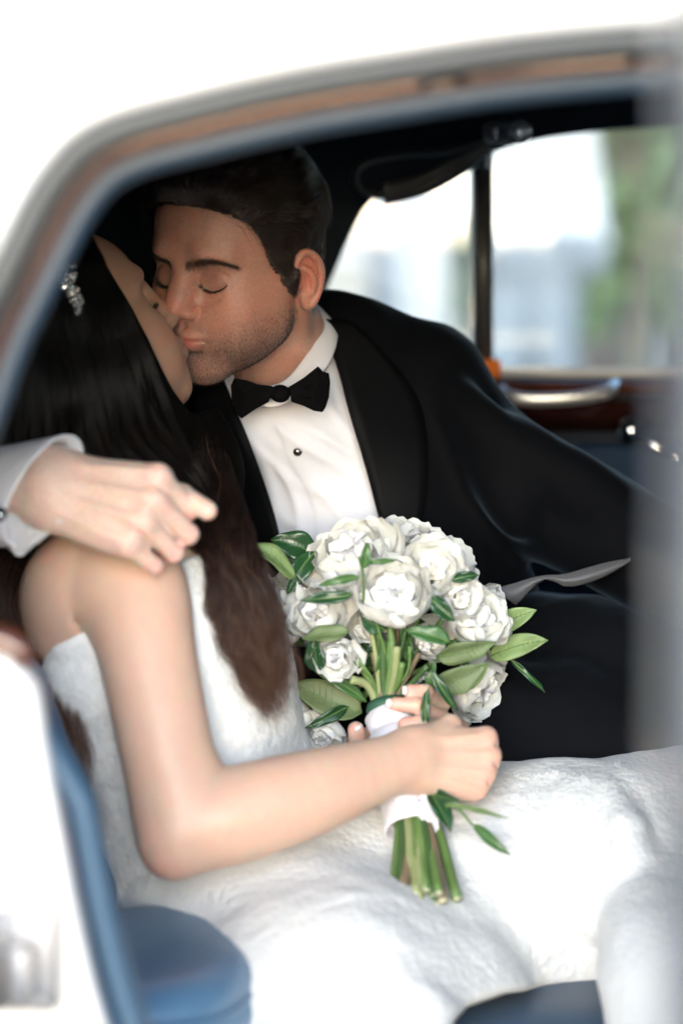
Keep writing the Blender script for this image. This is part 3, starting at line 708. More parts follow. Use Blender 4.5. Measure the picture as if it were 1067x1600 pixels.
link('wall_face', mesh('wall_face', *box((2, 13.6, .50), (24, .25, .8), .01)), M_stone, bw)
link('coping', mesh('coping', *box((2, 13.6, .93), (24, .34, .08), .01)), M_ren, bw)
# foliage
M_leafs = [mat('foliage', (.15, .23, .10), .6, var=(4, .4)), mat('foliage_pale', (.19, .26, .13), .6, var=(4, .4))]
M_bark = mat('bark', (.22, .20, .16), .9, bump=[('noise', 20, .8, .02)])
def leafcloud(n, blobs, size, seed):
    rs = np.random.RandomState(seed); V = []; F = []
    for i in range(n):
        c, r = blobs[rs.randint(len(blobs))]; d = nrm(rs.randn(3)); p = np.array(c) + d * np.array(r) * rs.uniform(.55, 1.05)
        a = nrm(rs.randn(3)); b = nrm(np.cross(a, rs.randn(3))); s_ = size * rs.uniform(.6, 1.3); k = len(V)
        V += [p - a * s_, p + b * s_ * .45, p + a * s_, p - b * s_ * .45]; F.append((k, k + 1, k + 2, k + 3))
    return V, F
def tree(x, y, h, cr, label, seed, m):
    t = empty('leafy_tree', (x, y, 0)); tag(t, label, 'tree', 'trees beyond the street')
    rs = np.random.RandomState(seed)
    V, F = tube(catmull([(x, y, 0), (x + .1, y, h * .4), (x - .05, y + .1, h * .75)], 8), np.linspace(.07, .04, 8), 9)
    parts = [(V, F)]
    blobs = [((x, y, h * .62), (cr * .8, cr * .8, h * .30))]
    for k in range(9):
        a = rs.uniform(0, 6.3); q = np.array((x + math.cos(a) * cr * .65, y + math.sin(a) * cr * .65, h * rs.uniform(.30, .92)))
        blobs.append((q, np.full(3, cr * rs.uniform(.35, .5)))); parts.append(tube(catmull([(x, y, h * .4), (np.array((x, y, h * .5)) + q) / 2, q], 6), np.linspace(.03, .012, 6), 6))
    link('trunk', mesh('trunk', *join(*parts)), M_bark, t)
    link('crown', mesh('crown', *leafcloud(4600, blobs, .085, seed)), m, t, False)
for i, (px, Y, h, cr, lb) in enumerate([(724, 9.2, 2.5, .30, 'leafy green tree showing as a narrow strip beside the white pillar'), (975, 9.6, 2.7, .50, 'bushy green tree behind the person in white shirt'), (1110, 10.8, 2.9, .65, 'pale green tree at the right edge of the far window'), (1400, 17, 5.5, 2.0, 'large green tree right of the far window view'), (420, 19, 6, 2.2, 'broad green tree hidden behind the groom')][:3]):
    tree(P(px, 400, Y)[0], Y, h, cr, lb, i + 3, M_leafs[i % 2])
hd = empty('hedge', (0, 14.6, 0)); tag(hd, 'clipped green hedge above the low pale wall', 'hedge')
hx0, hx1 = P(690, 400, 14.6)[0], P(1250, 400, 14.6)[0]
blobs = [((x, 14.6, z), (.35, .35, .35)) for x in np.arange(hx0, hx1, .35) for z in (.7, 1.15)]
link('hedge_leaves', mesh('hedge_leaves', *leafcloud(5200, blobs, .09, 21)), M_leafs[0], hd, False)
# bright house front far behind
hs = empty('white_house', (0, 24, 0)); tag(hs, 'pale house front far beyond the trees', 'house')
link('facade', mesh('facade', *box((1.5, 24, 3.5), (16, .4, 7), .02)), M_ren, hs)
link('house_roof', mesh('house_roof', *box((1.5, 25, 7.2), (16.6, 3, .4), .05)), mat('slate', (.12, .12, .13), .7), hs)
for k in range(5):
    for z in (1.6, 4.6):
        wx = -4 + k * 3.0
        fr = link('window', mesh('window', *box((wx, 23.78, z), (1.1, .06, 1.5), .01)), mat('sash', (.75, .75, .73), .5) if k + z < 2 else M_ren, hs)
        link('pane', mesh('pane', *box((wx, 23.74, z), (.9, .02, 1.3))), mat('pane', (.05, .06, .07), .1) if (k == 0 and z < 2) else bpy.data.materials['pane'], fr)
# people across the street
M_skin0 = mat('street_skin', (.36, .23, .17), .6)
def passer(px, Y, hgt, face, shirt, shorts, label, hairc, long_legs=False, seed=0):
    x = P(px, 500, Y)[0]; k = hgt / 1.75; z0 = .12; M = np.eye(4); M[:3, :3] = np.array(Matrix.Rotation(face, 3, 'Z')) * k; M[:3, 3] = (x, Y, z0)
    s = SDF(M)
    for q in (-1, 1):
        s.chain([(q * .09, 0, .90), (q * .10, .02, .48), (q * .10, -.01, .08)], [.085 * k, .055 * k, .038 * k], k=.03, local=True) if False else None
        for a, b, ra, rb in (((q * .09, 0, .88), (q * .10, .02, .48), .082, .055), ((q * .10, .02, .48), (q * .10, -.02, .07), .054, .036), ((q * .10, -.03, .035), (q * .11, .13, .03), .036, .03),
                             ((q * .17, 0, 1.40), (q * .24, -.03, 1.12), .046, .038), ((q * .24, -.03, 1.12), (q * .20, .12, .95), .036, .028), ((q * .20, .12, .95), (q * .19, .17, .88), .030, .022)):
            s.cap(a, b, ra * k, rb * k, k=.03)
    s.ell((0, 0, 1.22), (.17, .11, .24), k=.05); s.ell((0, 0, .95), (.16, .11, .14), k=.05); s.cap((0, 0, 1.42), (0, .01, 1.52), .05 * k, .05 * k, k=.03); s.ell((0, .015, 1.62), (.075, .095, .115), k=.02)
    s.ell((0, .11, 1.61), (.012, .015, .02), k=.01)
    lo = np.array((x - .42, Y - .42, z0 - .02)); hi = np.array((x + .42, Y + .42, z0 + hgt + .1))
    V, F = s.mesh(lo, hi, .022); b = link('person', mesh('person', V, F), M_skin0, None); tag(b, label, 'person', None)
    def cloth(name, zlo, zhi, off, m, arms):
        Vl = tolocal(M, V); c = SDF(M)
        inner = s
        c.fn(lambda p: inner(p) - off + vnoise(p, 9, seed) * .006, s.w((0, 0, .9)), 1.3); 
        zl, zh = z0 + zlo * k, z0 + zhi * k
        c.fn(lambda p: np.maximum(p[:, 2] - zh, zl - p[:, 2]), (x, Y, 1), 1e4, 'i', .004)
        if not arms: c.fn(lambda p: np.abs(tolocal(M, p)[:, 0]) - .21, (x, Y, 1), 1e4, 'i', .004)
        Vc, Fc = c.mesh(lo, hi, .022); link(name, mesh(name, Vc, Fc), m, b)
    cloth('shirt', .93, 1.47, .022, shirt, True)
    cloth('shorts' if not long_legs else 'trousers', .10 if long_legs else .46, .99, .030, shorts, False)
    c = SDF(M); c.ell((0, -.010, 1.655), (.086, .100, .095)); c.fn(lambda p: -(tolocal(M, p)[:, 2] - 1.62 + .55 * tolocal(M, p)[:, 1]), (x, Y, 1), 1e4, 'i', .01)
    Vc, Fc = c.mesh(lo, hi, .018); link('hair', mesh('hair', Vc, Fc), hairc, b)
    return b
M_shw = mat('white_shirt', (.78, .78, .78), .8); M_denim = mat('denim', (.27, .30, .33), .85); M_grey = mat('grey_cloth', (.30, .31, .31), .85); M_bluec = mat('blue_cloth', (.14, .17, .20), .85)
M_hb = mat('street_hair', (.06, .035, .02), .6)
passer(825, 6.5, 1.80, R(200), M_shw, M_denim, 'person in white shirt and denim shorts seen through the far door window', M_hb, seed=1)
passer(955, 12.2, 1.70, R(150), M_shw, M_bluec, 'distant person in white top and blue shorts left of the slim white pillar', M_hb, seed=2)
passer(1045, 11.5, 1.75, R(170), mat('slate_top', (.13, .16, .20), .8), M_grey, 'distant person in slate blue top at the right edge of the far window', M_hb, long_legs=True, seed=3)
passer(905, 12.6, 1.65, R(190), mat('cream_top', (.65, .60, .52), .8), M_grey, 'distant person in cream top and grey trousers just right of the nearer person', M_hb, long_legs=True, seed=4)
# ------------------------------------------------------------------ groom
M_skin = mat('skin', (.50, .30, .21), .44, sss=.006, sssr=(1, .35, .18), bump=[('vor', 1100, .30, .0006), ('noise', 260, .22, .0010)], attr='tone', var=(420, .13))
M_tux = mat('black_wool', (.0030, .0034, .0045), .80, sheen=-.10, spec=.05, bump=[('noise', 900, .3, .0006)])
M_satin = mat('black_satin', (.003, .0033, .004), .6, spec=.08)
M_shirt = mat('white_cotton', (.74, .76, .82), .8, bump=[('noise', 18, .35, .006), ('wave', 420, .05, .0003)], sss=.002, sssr=(1, 1, 1))
M_hair = mat('groom_hair', (.020, .012, .008), .42, spec=.35)
M_strand = mat('groom_hair_strand', (.024, .015, .010), .26, spec=.9)
M_brow = mat('brow_hair', (.030, .018, .012), .6)
GH = headM(144.5, -22.5, 10.0, CAM + VIEW @ np.array([-.1045, 2.5, .2535]), .965)
def gl(v): return GH[:3, :3] @ np.asarray(v, float) + GH[:3, 3]
s = SDF(); build_head(s, GH)
nb = P(462, 610, .165)
s.cap(gl((0, -.024, -.035)), nb, .056, .056, k=.022, local=False)
s.cap(gl((-.056, -.020, -.035)), P(462, 610, .085), .014, .012, k=.016, local=False)
gp = (.25, .30, .25)
c = gl((0, 0, 0)); V1, F1 = s.mesh(c - .165, c + np.array([.17, .17, .14]), .00135)
# right hand on the bride's shoulder, with forearm
s2 = SDF()
hw = P(78, 762, -.315)
hx = P(236, 798, -.345) - hw; hz = np.array([.10, -1.0, .36])
FG = [(-3, 56, 72, 52), (0, 58, 74, 52), (3, 60, 74, 52), (6, 56, 74, 52)]
gf, gt, _ = hand(s2, hw, hx, hz, sc=1.10, fingers=FG, dev=-27, wr=(.026, .020),
                 thumb=[(.020, .018, -.012), (.062, .026, -.030), (.100, .026, -.034), (.127, .018, -.030)])
s2.cap(hw, P(-60, 790, -.25), .027, .036, k=.02, local=False); s2.cap(hw + np.array([0, .0, .010]), P(-40, 770, -.27), .018, .03, k=.02, local=False)
s2.cap(P(-60, 790, -.25), P(-190, 830, -.06), .038, .045, k=.02, local=False)
V2, F2 = s2.mesh((-.62, -.40, .74), (-.06, .06, 1.06), .0022)
V, F = np.vstack([V1, V2]), np.vstack([F1, F2 + len(V1)])
# skin tone per vertex: redder nose, cheeks, ears, lips; beard shadow is a skin colour
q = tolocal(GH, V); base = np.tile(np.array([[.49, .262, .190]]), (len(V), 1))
def blob(q, c, r): return np.exp(-(((q - np.array(c)) / np.array(r)) ** 2).sum(1))
ax = np.abs(q[:, 0]); qa = np.stack([ax, q[:, 1], q[:, 2]], -1)
head = np.zeros(len(V)); head[:len(V1)] = 1
red = (blob(qa, (0, .112, -.022), (.022, .02, .018)) * .6 + blob(qa, (.042, .065, -.022), (.024, .03, .02)) * .35 + blob(qa, (.08, -.015, 0), (.016, .03, .04)) * .8) * head
lip = np.clip(blob(qa, (.0, .098, -.0575), (.020, .03, .0085)) * 1.5 - .25, 0, 1) * head
beard = np.clip((-.024 - q[:, 2]) / .045 + np.clip((.018 - q[:, 1]) / .03, 0, 1) * 1.0, 0, 1) * np.clip((q[:, 2] + .122) / .02, 0, 1) * np.clip((q[:, 1] + .006) / .012, 0, 1) * head * (1 - lip)
beard *= 1 - .75 * blob(qa, (.034, .075, -.034), (.020, .04, .024)); beard = np.clip(beard, 0, 1) * np.where(q[:, 2] < .0, 1, 0)
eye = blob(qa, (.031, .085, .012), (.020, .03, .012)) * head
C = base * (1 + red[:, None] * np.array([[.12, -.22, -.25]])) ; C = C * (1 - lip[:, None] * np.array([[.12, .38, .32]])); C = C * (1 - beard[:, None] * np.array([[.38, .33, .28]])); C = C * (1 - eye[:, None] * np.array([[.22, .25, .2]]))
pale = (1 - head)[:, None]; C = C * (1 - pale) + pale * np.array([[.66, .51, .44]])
if True:
    kn = np.zeros(len(V))
    for f_ in gf:
        for j, wq in ((0, .7), (1, 1.0)):
            kn += wq * np.exp(-((V - f_[j]) ** 2).sum(1) / .012 ** 2)
    C = C * (1 + np.clip(kn, 0, 1)[:, None] * np.array([[.04, -.16, -.14]]))
_hl = [(.112, .150), (.112, .100), (.100, .0870), (.085, .0800), (.071, .071), (.060, .060), (.051, .047), (.044, .032), (.034, .012), (.027, -.004), (.021, -.016), (.012, -.020), (.009, -.006), (.006, .008), (-.002, .024), (-.020, .028), (-.034, .018), (-.040, -.007), (-.040, -.040), (-.050, -.062), (-.090, -.068), (-.13, -.05), (-.13, .150)]
_e = -poly2(_hl)(q[:, 1:3]) + vnoise(V, 300, 5) * .002; C = C * (1 - (head * np.clip(_e / .010 + .1, 0, 1) * (np.abs(q[:, 0]) < .0735))[:, None] * np.array([[.80, .78, .74]]))
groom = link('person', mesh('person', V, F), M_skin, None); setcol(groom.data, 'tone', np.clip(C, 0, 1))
tag(groom, 'groom in black tuxedo and bow tie kissing the bride, eyes closed, arm around her', 'person')

# scalp hair: a cap that follows the hairline, and combed strands over it
_M = GH; s_ne = SDF(); build_head(s_ne, GH, ears=())
hs_ = SDF(GH); hs_.fn(lambda p: s_ne(p) - .0030, gl((0, 0, .03)), .16)
hs_.ell((0, -.006, .052), (.0790, .1010, .086)); hs_.ell((0, .030, .072), (.060, .070, .048), k=.03); hs_.ell((0, -.060, -.01), (.060, .030, .055), k=.02)
hl = [(.112, .150), (.112, .100), (.100, .0870), (.085, .0800), (.071, .071), (.060, .060), (.051, .047), (.044, .032), (.034, .012), (.027, -.004), (.021, -.016), (.012, -.020), (.009, -.006), (.006, .008), (-.002, .024), (-.020, .028), (-.034, .018), (-.040, -.007), (-.040, -.040), (-.050, -.062), (-.090, -.068), (-.13, -.05), (-.13, .150)]
hp = poly2(hl)
hp_in = lambda q: hp(q) + .0015
hs_.fn(lambda p: .0075 * np.clip(1 + hp(tolocal(GH, p)[:, 1:3]) / .020, 0, 1) ** 1.5, gl((0, 0, .03)), 1e4, 'add', 0)
GHi = np.linalg.inv(GH[:3, :3])
hs_.fn(lambda p: hp_in(((p - GH[:3, 3]) @ GHi.T)[:, 1:3]) * .965 + vnoise(p, 420, 5) * .0008 + vnoise(p, 90, 6) * .0006, gl((0, 0, .03)), 1e4, 'i', .006)
c = gl((0, 0, .03)); Vh, Fh = hs_.mesh(c - .14, c + .15, .0026)
Vh = Vh + nrm(Vh - c) * (vnoise(Vh, 70, 2) * .0008)[:, None]
hair = link('hair', mesh('hair', Vh, Fh), M_hair, groom)
def grow(S, roots, dirf, n, step, lift, seed=0):
    """strands that creep along a solid: S solid, dirf(p, normal) world direction"""
    rs = np.random.RandomState(seed); p = roots.copy(); out = [p.copy()]
    for i in range(n - 1):
        g = S.grad(p, 8e-4); d = dirf(p, g, i); d = d - g * (d * g).sum(1, keepdims=True); d = nrm(d); p = p + d * step[:, None]
        dd = S(p); g = S.grad(p, 8e-4); p = p - g * (dd - lift * min(1, (i + 1) / 3))[:, None]; out.append(p.copy())
    return np.stack(out, 1)
def sample(V, F, n, seed, w=None):
    rs = np.random.RandomState(seed); A = np.linalg.norm(np.cross(V[F[:, 1]] - V[F[:, 0]], V[F[:, 2]] - V[F[:, 0]]), axis=1)
    if w is not None: A = A * w(V[F].mean(1))
    i = rs.choice(len(F), n, p=A / A.sum()); u, v = rs.rand(n, 1), rs.rand(n, 1); a, b, c_, d = (V[F[i, k]] for k in range(4))
    return (a * (1 - u) + b * u) * (1 - v) + (d * (1 - u) + c_ * u) * v
hcap = SDF(GH); hcap.fn(lambda p: s_ne(p) - .0025, gl((0, 0, .03)), .16); hcap.ell((0, -.006, .052), (.0790, .1010, .086)); hcap.ell((0, .030, .072), (.060, .070, .048), k=.03); hcap.ell((0, -.060, -.01), (.060, .030, .055), k=.02)
hcap = Grid(hcap, gl((0, 0, .03)) - .15, gl((0, 0, .03)) + .15, .0025)
def hw_(p):
    q = tolocal(GH, p); e = -hp(q[:, 1:3]); return np.where(q[:, 1] < -.06, .3, 1.0) * np.where(q[:, 0] < .03, 1, .35) * np.where(e > 0, 1, 0) * (1 + 2.8 * np.exp(-np.maximum(e, 0) / .009))
hx_ = SDF(GH); hx_.fn(lambda p: hcap(p), gl((0, 0, .03)), .16); c_ = gl((0, 0, .03)); Vc_, Fc_ = hx_.mesh(c_ - .14, c_ + .145, .004, 0)
rts = sample(Vc_, Fc_, 34000, 4, hw_); rts = rts - hcap.grad(rts) * (hcap(rts) + .002)[:, None]; ql = tolocal(GH, rts)
rs = np.random.RandomState(8); jit = rs.randn(len(rts), 3) * .16
def gdir(p, g, i):
    q = tolocal(GH, p); top = np.clip((q[:, 2] - .055) / .04, 0, 1)[:, None]
    side = np.array([0, -.75, -.55]) + np.clip((-q[:, 1:2]) / .05, 0, 1) * np.array([0, .2, -.6])
    dl = top * np.array([.18, -1, .12]) + (1 - top) * side + vn3(p, 35) * .45
    return nrm(dl @ GH[:3, :3].T) + jit
def vn3(p, f): return np.stack([vnoise(p, f, 11), vnoise(p, f, 12), vnoise(p, f, 13)], -1)
ln = np.where(ql[:, 2] > .07, .040, np.where(ql[:, 2] > .035, .018, .009)) * rs.uniform(.7, 1.2, len(rts))
cl_ = vnoise(rts, 120, 71); lift = np.clip(.0018 + .0030 * cl_ + rs.rand(len(rts)) * .0014, .0003, 1) * np.where(ql[:, 2] > .06, 2.0, .7)
ST = grow(hcap, rts, gdir, 9, ln / 8, lift, 3)
curves('hair_strands', ST, .00013, M_strand, hair)
# tufted quiff along the front hairline
rt = sample(Vc_, Fc_, 30000, 9, hw_); q = tolocal(GH, rt); m = (q[:, 1] > .050) & (q[:, 2] > .056) & (hp(q[:, 1:3]) > -.014); rt = rt[m][:1800]
jit = rs.randn(len(rt), 3) * .22
def qdir(p, g, i): return nrm(np.tile((np.array([.45, -.65 - .06 * i, .9]) @ GH[:3, :3].T), (len(p), 1))) + jit[:len(p)] + vn3(p, 40) * .5
ST = grow(hcap, rt, qdir, 8, np.full(len(rt), .0045), rs.uniform(.002, .011, len(rt)), 5)
curves('hair_strands', ST, .00013, M_strand, hair)
# eyebrows, lashes, stubble
def facepts(fx, n, seed):
    """points given by local x,z dropped onto the face"""
    loc = fx; p = np.stack([loc[:, 0], np.full(len(loc), .125), loc[:, 1]], -1) @ GH[:3, :3].T + GH[:3, 3]; d = -GH[:3, 1] / .965
    for _ in range(26): p = p + d * np.clip(s(p), -.02, .02)[:, None] * .8
    return p
rs = np.random.RandomState(5)
BR, DR = [], []
bc = catmull(np.array([(.010, 0, .0190), (.020, 0, .0236), (.032, 0, .0268), (.044, 0, .0252), (.055, 0, .0190)]), 40)
for sx in (-1, 1):
    t = rs.rand(900) ** .95; i = (t * 39).astype(int); wd = np.interp(t, [0, .15, .6, 1], [.0044, .0056, .0044, .0018])
    x = sx * (bc[i, 0] + rs.randn(900) * .0006); z = bc[i, 2] + rs.randn(900) * wd * .6; BR.append(np.stack([x, z], -1))
    DR.append(np.stack([sx * (.35 + t * .9), np.full(900, .15), np.clip(.95 - t * 1.5, -.6, 1) - (z - bc[i, 2]) / .004 * .5], -1) + rs.randn(900, 3) * .15)
rt = facepts(np.vstack(BR), 0, 0); dl = nrm(np.vstack(DR)) @ GH[:3, :3].T
def bd(p, g, i): return dl
ST = grow(s, rt, bd, 5, rs.uniform(.0013, .0023, len(rt)), rs.uniform(.0003, .0012, len(rt)))
curves('eyebrow', ST, .00007, M_brow, groom)
LR, LD = [], []
lc_ = catmull(np.array([(.0165, 0, .0020), (.024, 0, -.0035), (.032, 0, -.0052), (.041, 0, -.0028), (.0475, 0, .0018)]), 60)
for sx in (-1, 1):
    for j in range(330):
        i = rs.randint(60); LR.append((sx * lc_[i, 0], lc_[i, 2] + rs.randn() * .0004)); LD.append((sx * (-.35 + 1.2 * i / 60) + rs.randn() * .1, 1.1, -.75 + rs.randn() * .12))
rt = facepts(np.array(LR), 0, 0); dl2 = nrm(np.array(LD)) @ GH[:3, :3].T; up = GH[:3, 2] / .965
tt = np.linspace(0, 1, 5)[None, :, None]; Lh = rs.uniform(.004, .0075, (len(rt), 1, 1)); ST = rt[:, None] + dl2[:, None] * tt * Lh + up * (tt ** 2) * Lh * .45
curves('eyelash', ST, .00012, M_brow, groom)
def bw(p):
    q = tolocal(GH, p); a = np.clip((-.022 - q[:, 2]) / .045 + np.clip((.022 - q[:, 1]) / .025, 0, 1) * np.clip((.004 - q[:, 2]) / .01, 0, 1), 0, 1) * np.clip((q[:, 1] + .010) / .012, 0, 1)
    ax = np.abs(q[:, 0]); a = a * (1 - np.clip(blob(np.stack([ax, q[:, 1], q[:, 2]], -1), (0, .098, -.0575), (.021, .03, .0075)) * 1.8, 0, 1)) * (1 - .9 * blob(np.stack([ax, q[:, 1], q[:, 2]], -1), (.036, .075, -.034), (.020, .05, .022)))
    return a * np.clip((q[:, 2] + .125) / .03, 0.0, 1) * np.where(q[:, 0] < .045, 1, .2) * np.where(q[:, 2] > -.036, np.where(q[:, 1] < .03, .5, 0), 1)
rt = sample(V1, F1, 13000, 14, bw); dl3 = nrm(np.array([0, -.35, -1.0]) + rs.randn(len(rt), 3) * .45) @ GH[:3, :3].T; g = s.grad(rt); d = nrm(dl3 + g * .55)
tt = np.linspace(0, 1, 3)[None, :, None]; ST = rt[:, None] + d[:, None] * tt * rs.uniform(.0012, .0030, (len(rt), 1, 1))
curves('stubble', ST, .00006, M_brow, groom)

# ---- torso solids
def prism(poly, sc=.00068):
    f = poly2(poly); return lambda p: f(PX(p)) * sc
tor = SDF()
tor.ell(P(500, 760, .20), (.165, .125, .19), rot=(0, -14, -18), k=.05, local=False)
tor.ell(P(600, 960, .19), (.165, .135, .20), rot=(0, -16, -18), k=.06, local=False)
tor.chain([P(300, 655, .17), P(400, 610, .17), P(520, 575, .17), P(658, 600, .19)], [.058, .062, .064, .060], k=.03, local=False)
tor.ell(P(452, 668, .135), (.095, .085, .060), k=.04, local=False)
tor.ell(P(640, 1120, .16), (.18, .15, .14), k=.05, local=False)
shirtp = [(340, 560), (352, 598), (374, 652), (405, 730), (425, 790), (437, 838), (452, 1010), (640, 1010), (612, 880), (592, 812), (568, 720), (545, 640), (528, 580), (512, 530), (496, 480), (420, 470)]
pf = prism(shirtp)
def folds(p, amp, f=14, seed=0, ani=(1, 1, 1)): return vnoise(p * np.array(ani), f, seed) * amp + vnoise(p * np.array(ani), f * 2.3, seed + 1) * amp * .4
jk = SDF(); jk.fn(lambda p: tor(p, .08) - .012 + folds(p, .005, 16, 4) + np.abs(vnoise(p * np.array([1, 1, .6]), 11, 77)) * .007, P(560, 850, .18), 2.0)
# left arm resting out to the right, right arm behind the bride
jk.chain([P(668, 620, .18), P(748, 722, .16), P(858, 782, .12), P(958, 836, .09), P(1100, 925, .05), P(1210, 980, .02)], [.062, .060, .056, .052, .047, .040], k=.03, n=12, local=False)
for a, b, c_, r_ in (((700, 610), (775, 685), (840, 732), .009), ((785, 672), (840, 722), (920, 764), .010), ((850, 735), (895, 756), (980, 808), .009), ((730, 680), (790, 756), (810, 820), .010)):
    jk.chain([P(*a, .115), P(*b, .065), P(*c_, .06)], [r_ * .3, r_, r_ * .3], k=.040, n=9, local=False)
jk.chain([P(300, 660, .19), P(180, 690, .18), P(20, 760, .10), P(-130, 830, -.06), P(-150, 830, -.15), P(-95, 800, -.23)], [.058, .058, .056, .052, .046, .040], k=.03, n=12, local=False)
jk.fn(lambda p: np.maximum(pf(p), p[:, 1] - .165), P(480, 760, .0), 1e4, 's', .004)
V, F = jk.mesh((-.95, -.30, .42), (.62, .42, 1.12), .0065)
jacket = link('tuxedo_jacket', mesh('tuxedo_jacket', V, F), M_tux, groom)
# shirt front
sh = SDF(); sh.fn(lambda p: tor(p, .08) + .004 + folds(p, .0022, 20, 9, (1, 1, .55)), P(500, 760, .1), .9)
ctr = catmull([P(412, 632, 0), P(428, 690, 0), P(447, 745, 0), P(470, 800, 0), P(492, 850, 0), P(505, 900, 0)], 40)
def pfold(pts, r, dep):
    q2 = catmull(np.array([(a, b, 0) for a, b in pts]), 14)[:, :2]
    def f(p):
        u = PX(p); d2 = np.full(len(u), 1e12); tt = np.zeros(len(u)); sg = np.zeros(len(u))
        for i in range(13):
            e = q2[i + 1] - q2[i]; w_ = u - q2[i]; t = np.clip(w_ @ e / (e @ e), 0, 1); r_ = w_ - t[:, None] * e; dd = (r_ ** 2).sum(1); m = dd < d2; d2[m] = dd[m]; tt[m] = (i + t[m]) / 13; sg[m] = (e[0] * r_[:, 1] - e[1] * r_[:, 0])[m]
        return -dep * np.exp(-d2 / r ** 2) * np.sin(np.clip(tt, .02, .98) * np.pi) ** .5
    return f
for pts, r, dep in (([(400, 640), (430, 665), (480, 700), (530, 730), (575, 765)], 8, .0042), ([(400, 700), (440, 740), (462, 790), (470, 860)], 7, .0035), ([(470, 660), (520, 690), (565, 718)], 9, .0040),
                    ([(480, 740), (520, 790), (570, 850)], 9, .0035), ([(500, 590), (520, 640), (560, 690)], 8, .0035), ([(385, 680), (410, 720), (430, 780)], 8, .003), ([(430, 800), (470, 830), (540, 860)], 9, .003), ([(430, 735), (480, 765), (540, 780), (580, 800)], 10, .0025)):
    sh.fn(pfold(pts, r, dep), P(500, 760, .1), 1e4, 'add', 0)
# placket edge: the overlapping front stands 2 mm proud
pk = [(408, 625), (425, 655), (440, 690), (455, 730), (478, 765), (490, 800), (493, 850), (494, 1010), (700, 1010), (700, 500), (420, 500)]
pkf = poly2(pk)
sh.fn(lambda p: np.where(pkf(PX(p)) < 0, -.0022, 0) * np.clip(-pkf(PX(p)) / 3, 0, 1), P(500, 760, .1), 1e4, 'add', 0)
big = [(300, 500), (330, 620), (360, 720), (390, 840), (410, 1060), (700, 1060), (670, 880), (640, 700), (590, 520), (500, 450)]
bf = prism(big); sh.fn(lambda p: np.maximum(bf(p), p[:, 1] - .15), P(500, 760, .1), 1e4, 'i', .004)
V, F = sh.mesh((-.20, -.10, .70), (.16, .22, 1.14), .0036); shirt = link('dress_shirt', mesh('dress_shirt', V, F), M_shirt, groom)
# drop helper: nearest surface point of the chest seen at a pixel
p0 = march(sh, [(465, 706)], 0, -.15, .4)[0]; st_ = SDF(); st_.ell(p0, (.0048, .0025, .0048), local=False)
V, F = st_.mesh(p0 - .01, p0 + .01, .0007); link('shirt_stud', mesh('shirt_stud', V, F), mat('onyx', (.01, .01, .01), .1, coat=1), shirt)
# lapels: satin facings lying on the jacket along the opening
tj = SDF(); tj.fn(lambda p: tor(p, .08) - .012, P(560, 850, .18), 2.0)
def lapel(inner, outer, name='lapel'):
    I = catmull(np.array([(a, b, 0) for a, b in inner]), 30); O = catmull(np.array([(a, b, 0) for a, b in outer]), 30); V = []; n = 7
    pp = np.array([(I[i] * (1 - j / (n - 1)) + O[i] * j / (n - 1))[:2] for i in range(30) for j in range(n)]); V = march(tj, pp, .006, -.15, .45)
    V = np.where(np.isnan(V), np.array([P(a, b_, .2) for a, b_ in pp]), V)
    F = [(i * n + j, i * n + j + 1, (i + 1) * n + j + 1, (i + 1) * n + j) for i in range(29) for j in range(n - 1)]
    o = link(name, mesh(name, V, F), M_satin, jacket); md = o.modifiers.new('s', 'SOLIDIFY'); md.thickness = .003; md.offset = 1
lapel([(500, 498), (514, 535), (530, 580), (546, 640), (569, 720), (593, 812), (612, 880)], [(545, 500), (590, 540), (640, 600), (662, 650), (668, 740), (655, 830), (640, 880)])
lapel([(345, 600), (374, 652), (405, 730), (425, 790), (437, 838), (446, 900)], [(300, 620), (310, 660), (330, 740), (365, 810), (400, 860), (425, 910)])
# collar: stand and folded wing round the neck
top = catmull([P(*a) for a in [(352, 592, .055), (368, 596, .035), (395, 602, .018), (424, 603, .012), (448, 592, .016), (470, 566, .030), (486, 540, .052), (495, 512, .08), (496, 484, .12), (470, 462, .17), (420, 475, .20), (365, 530, .15)]], 60)
bot = catmull([P(*a) for a in [(362, 612, .045), (376, 622, .020), (402, 634, .000), (432, 636, -.008), (462, 622, -.004), (492, 596, .012), (513, 570, .035), (525, 540, .07), (524, 510, .12), (495, 488, .18), (420, 500, .22), (350, 560, .17)]], 60)
V = []; n = 8
for i in range(60):
    for j in range(n):
        t = j / (n - 1); V.append(top[i] * (1 - t) + bot[i] * t + np.array([.002, -.004, 0]) * math.sin(t * math.pi))
F = [(i * n + j, i * n + j + 1, (i + 1) * n + j + 1, (i + 1) * n + j) for i in range(59) for j in range(n - 1)]
co = link('collar', mesh('collar', V, F), M_shirt, shirt); md = co.modifiers.new('s', 'SOLIDIFY'); md.thickness = .0035; md.offset = 0; md = co.modifiers.new('b', 'SUBSURF'); md.levels = 1; md.render_levels = 1
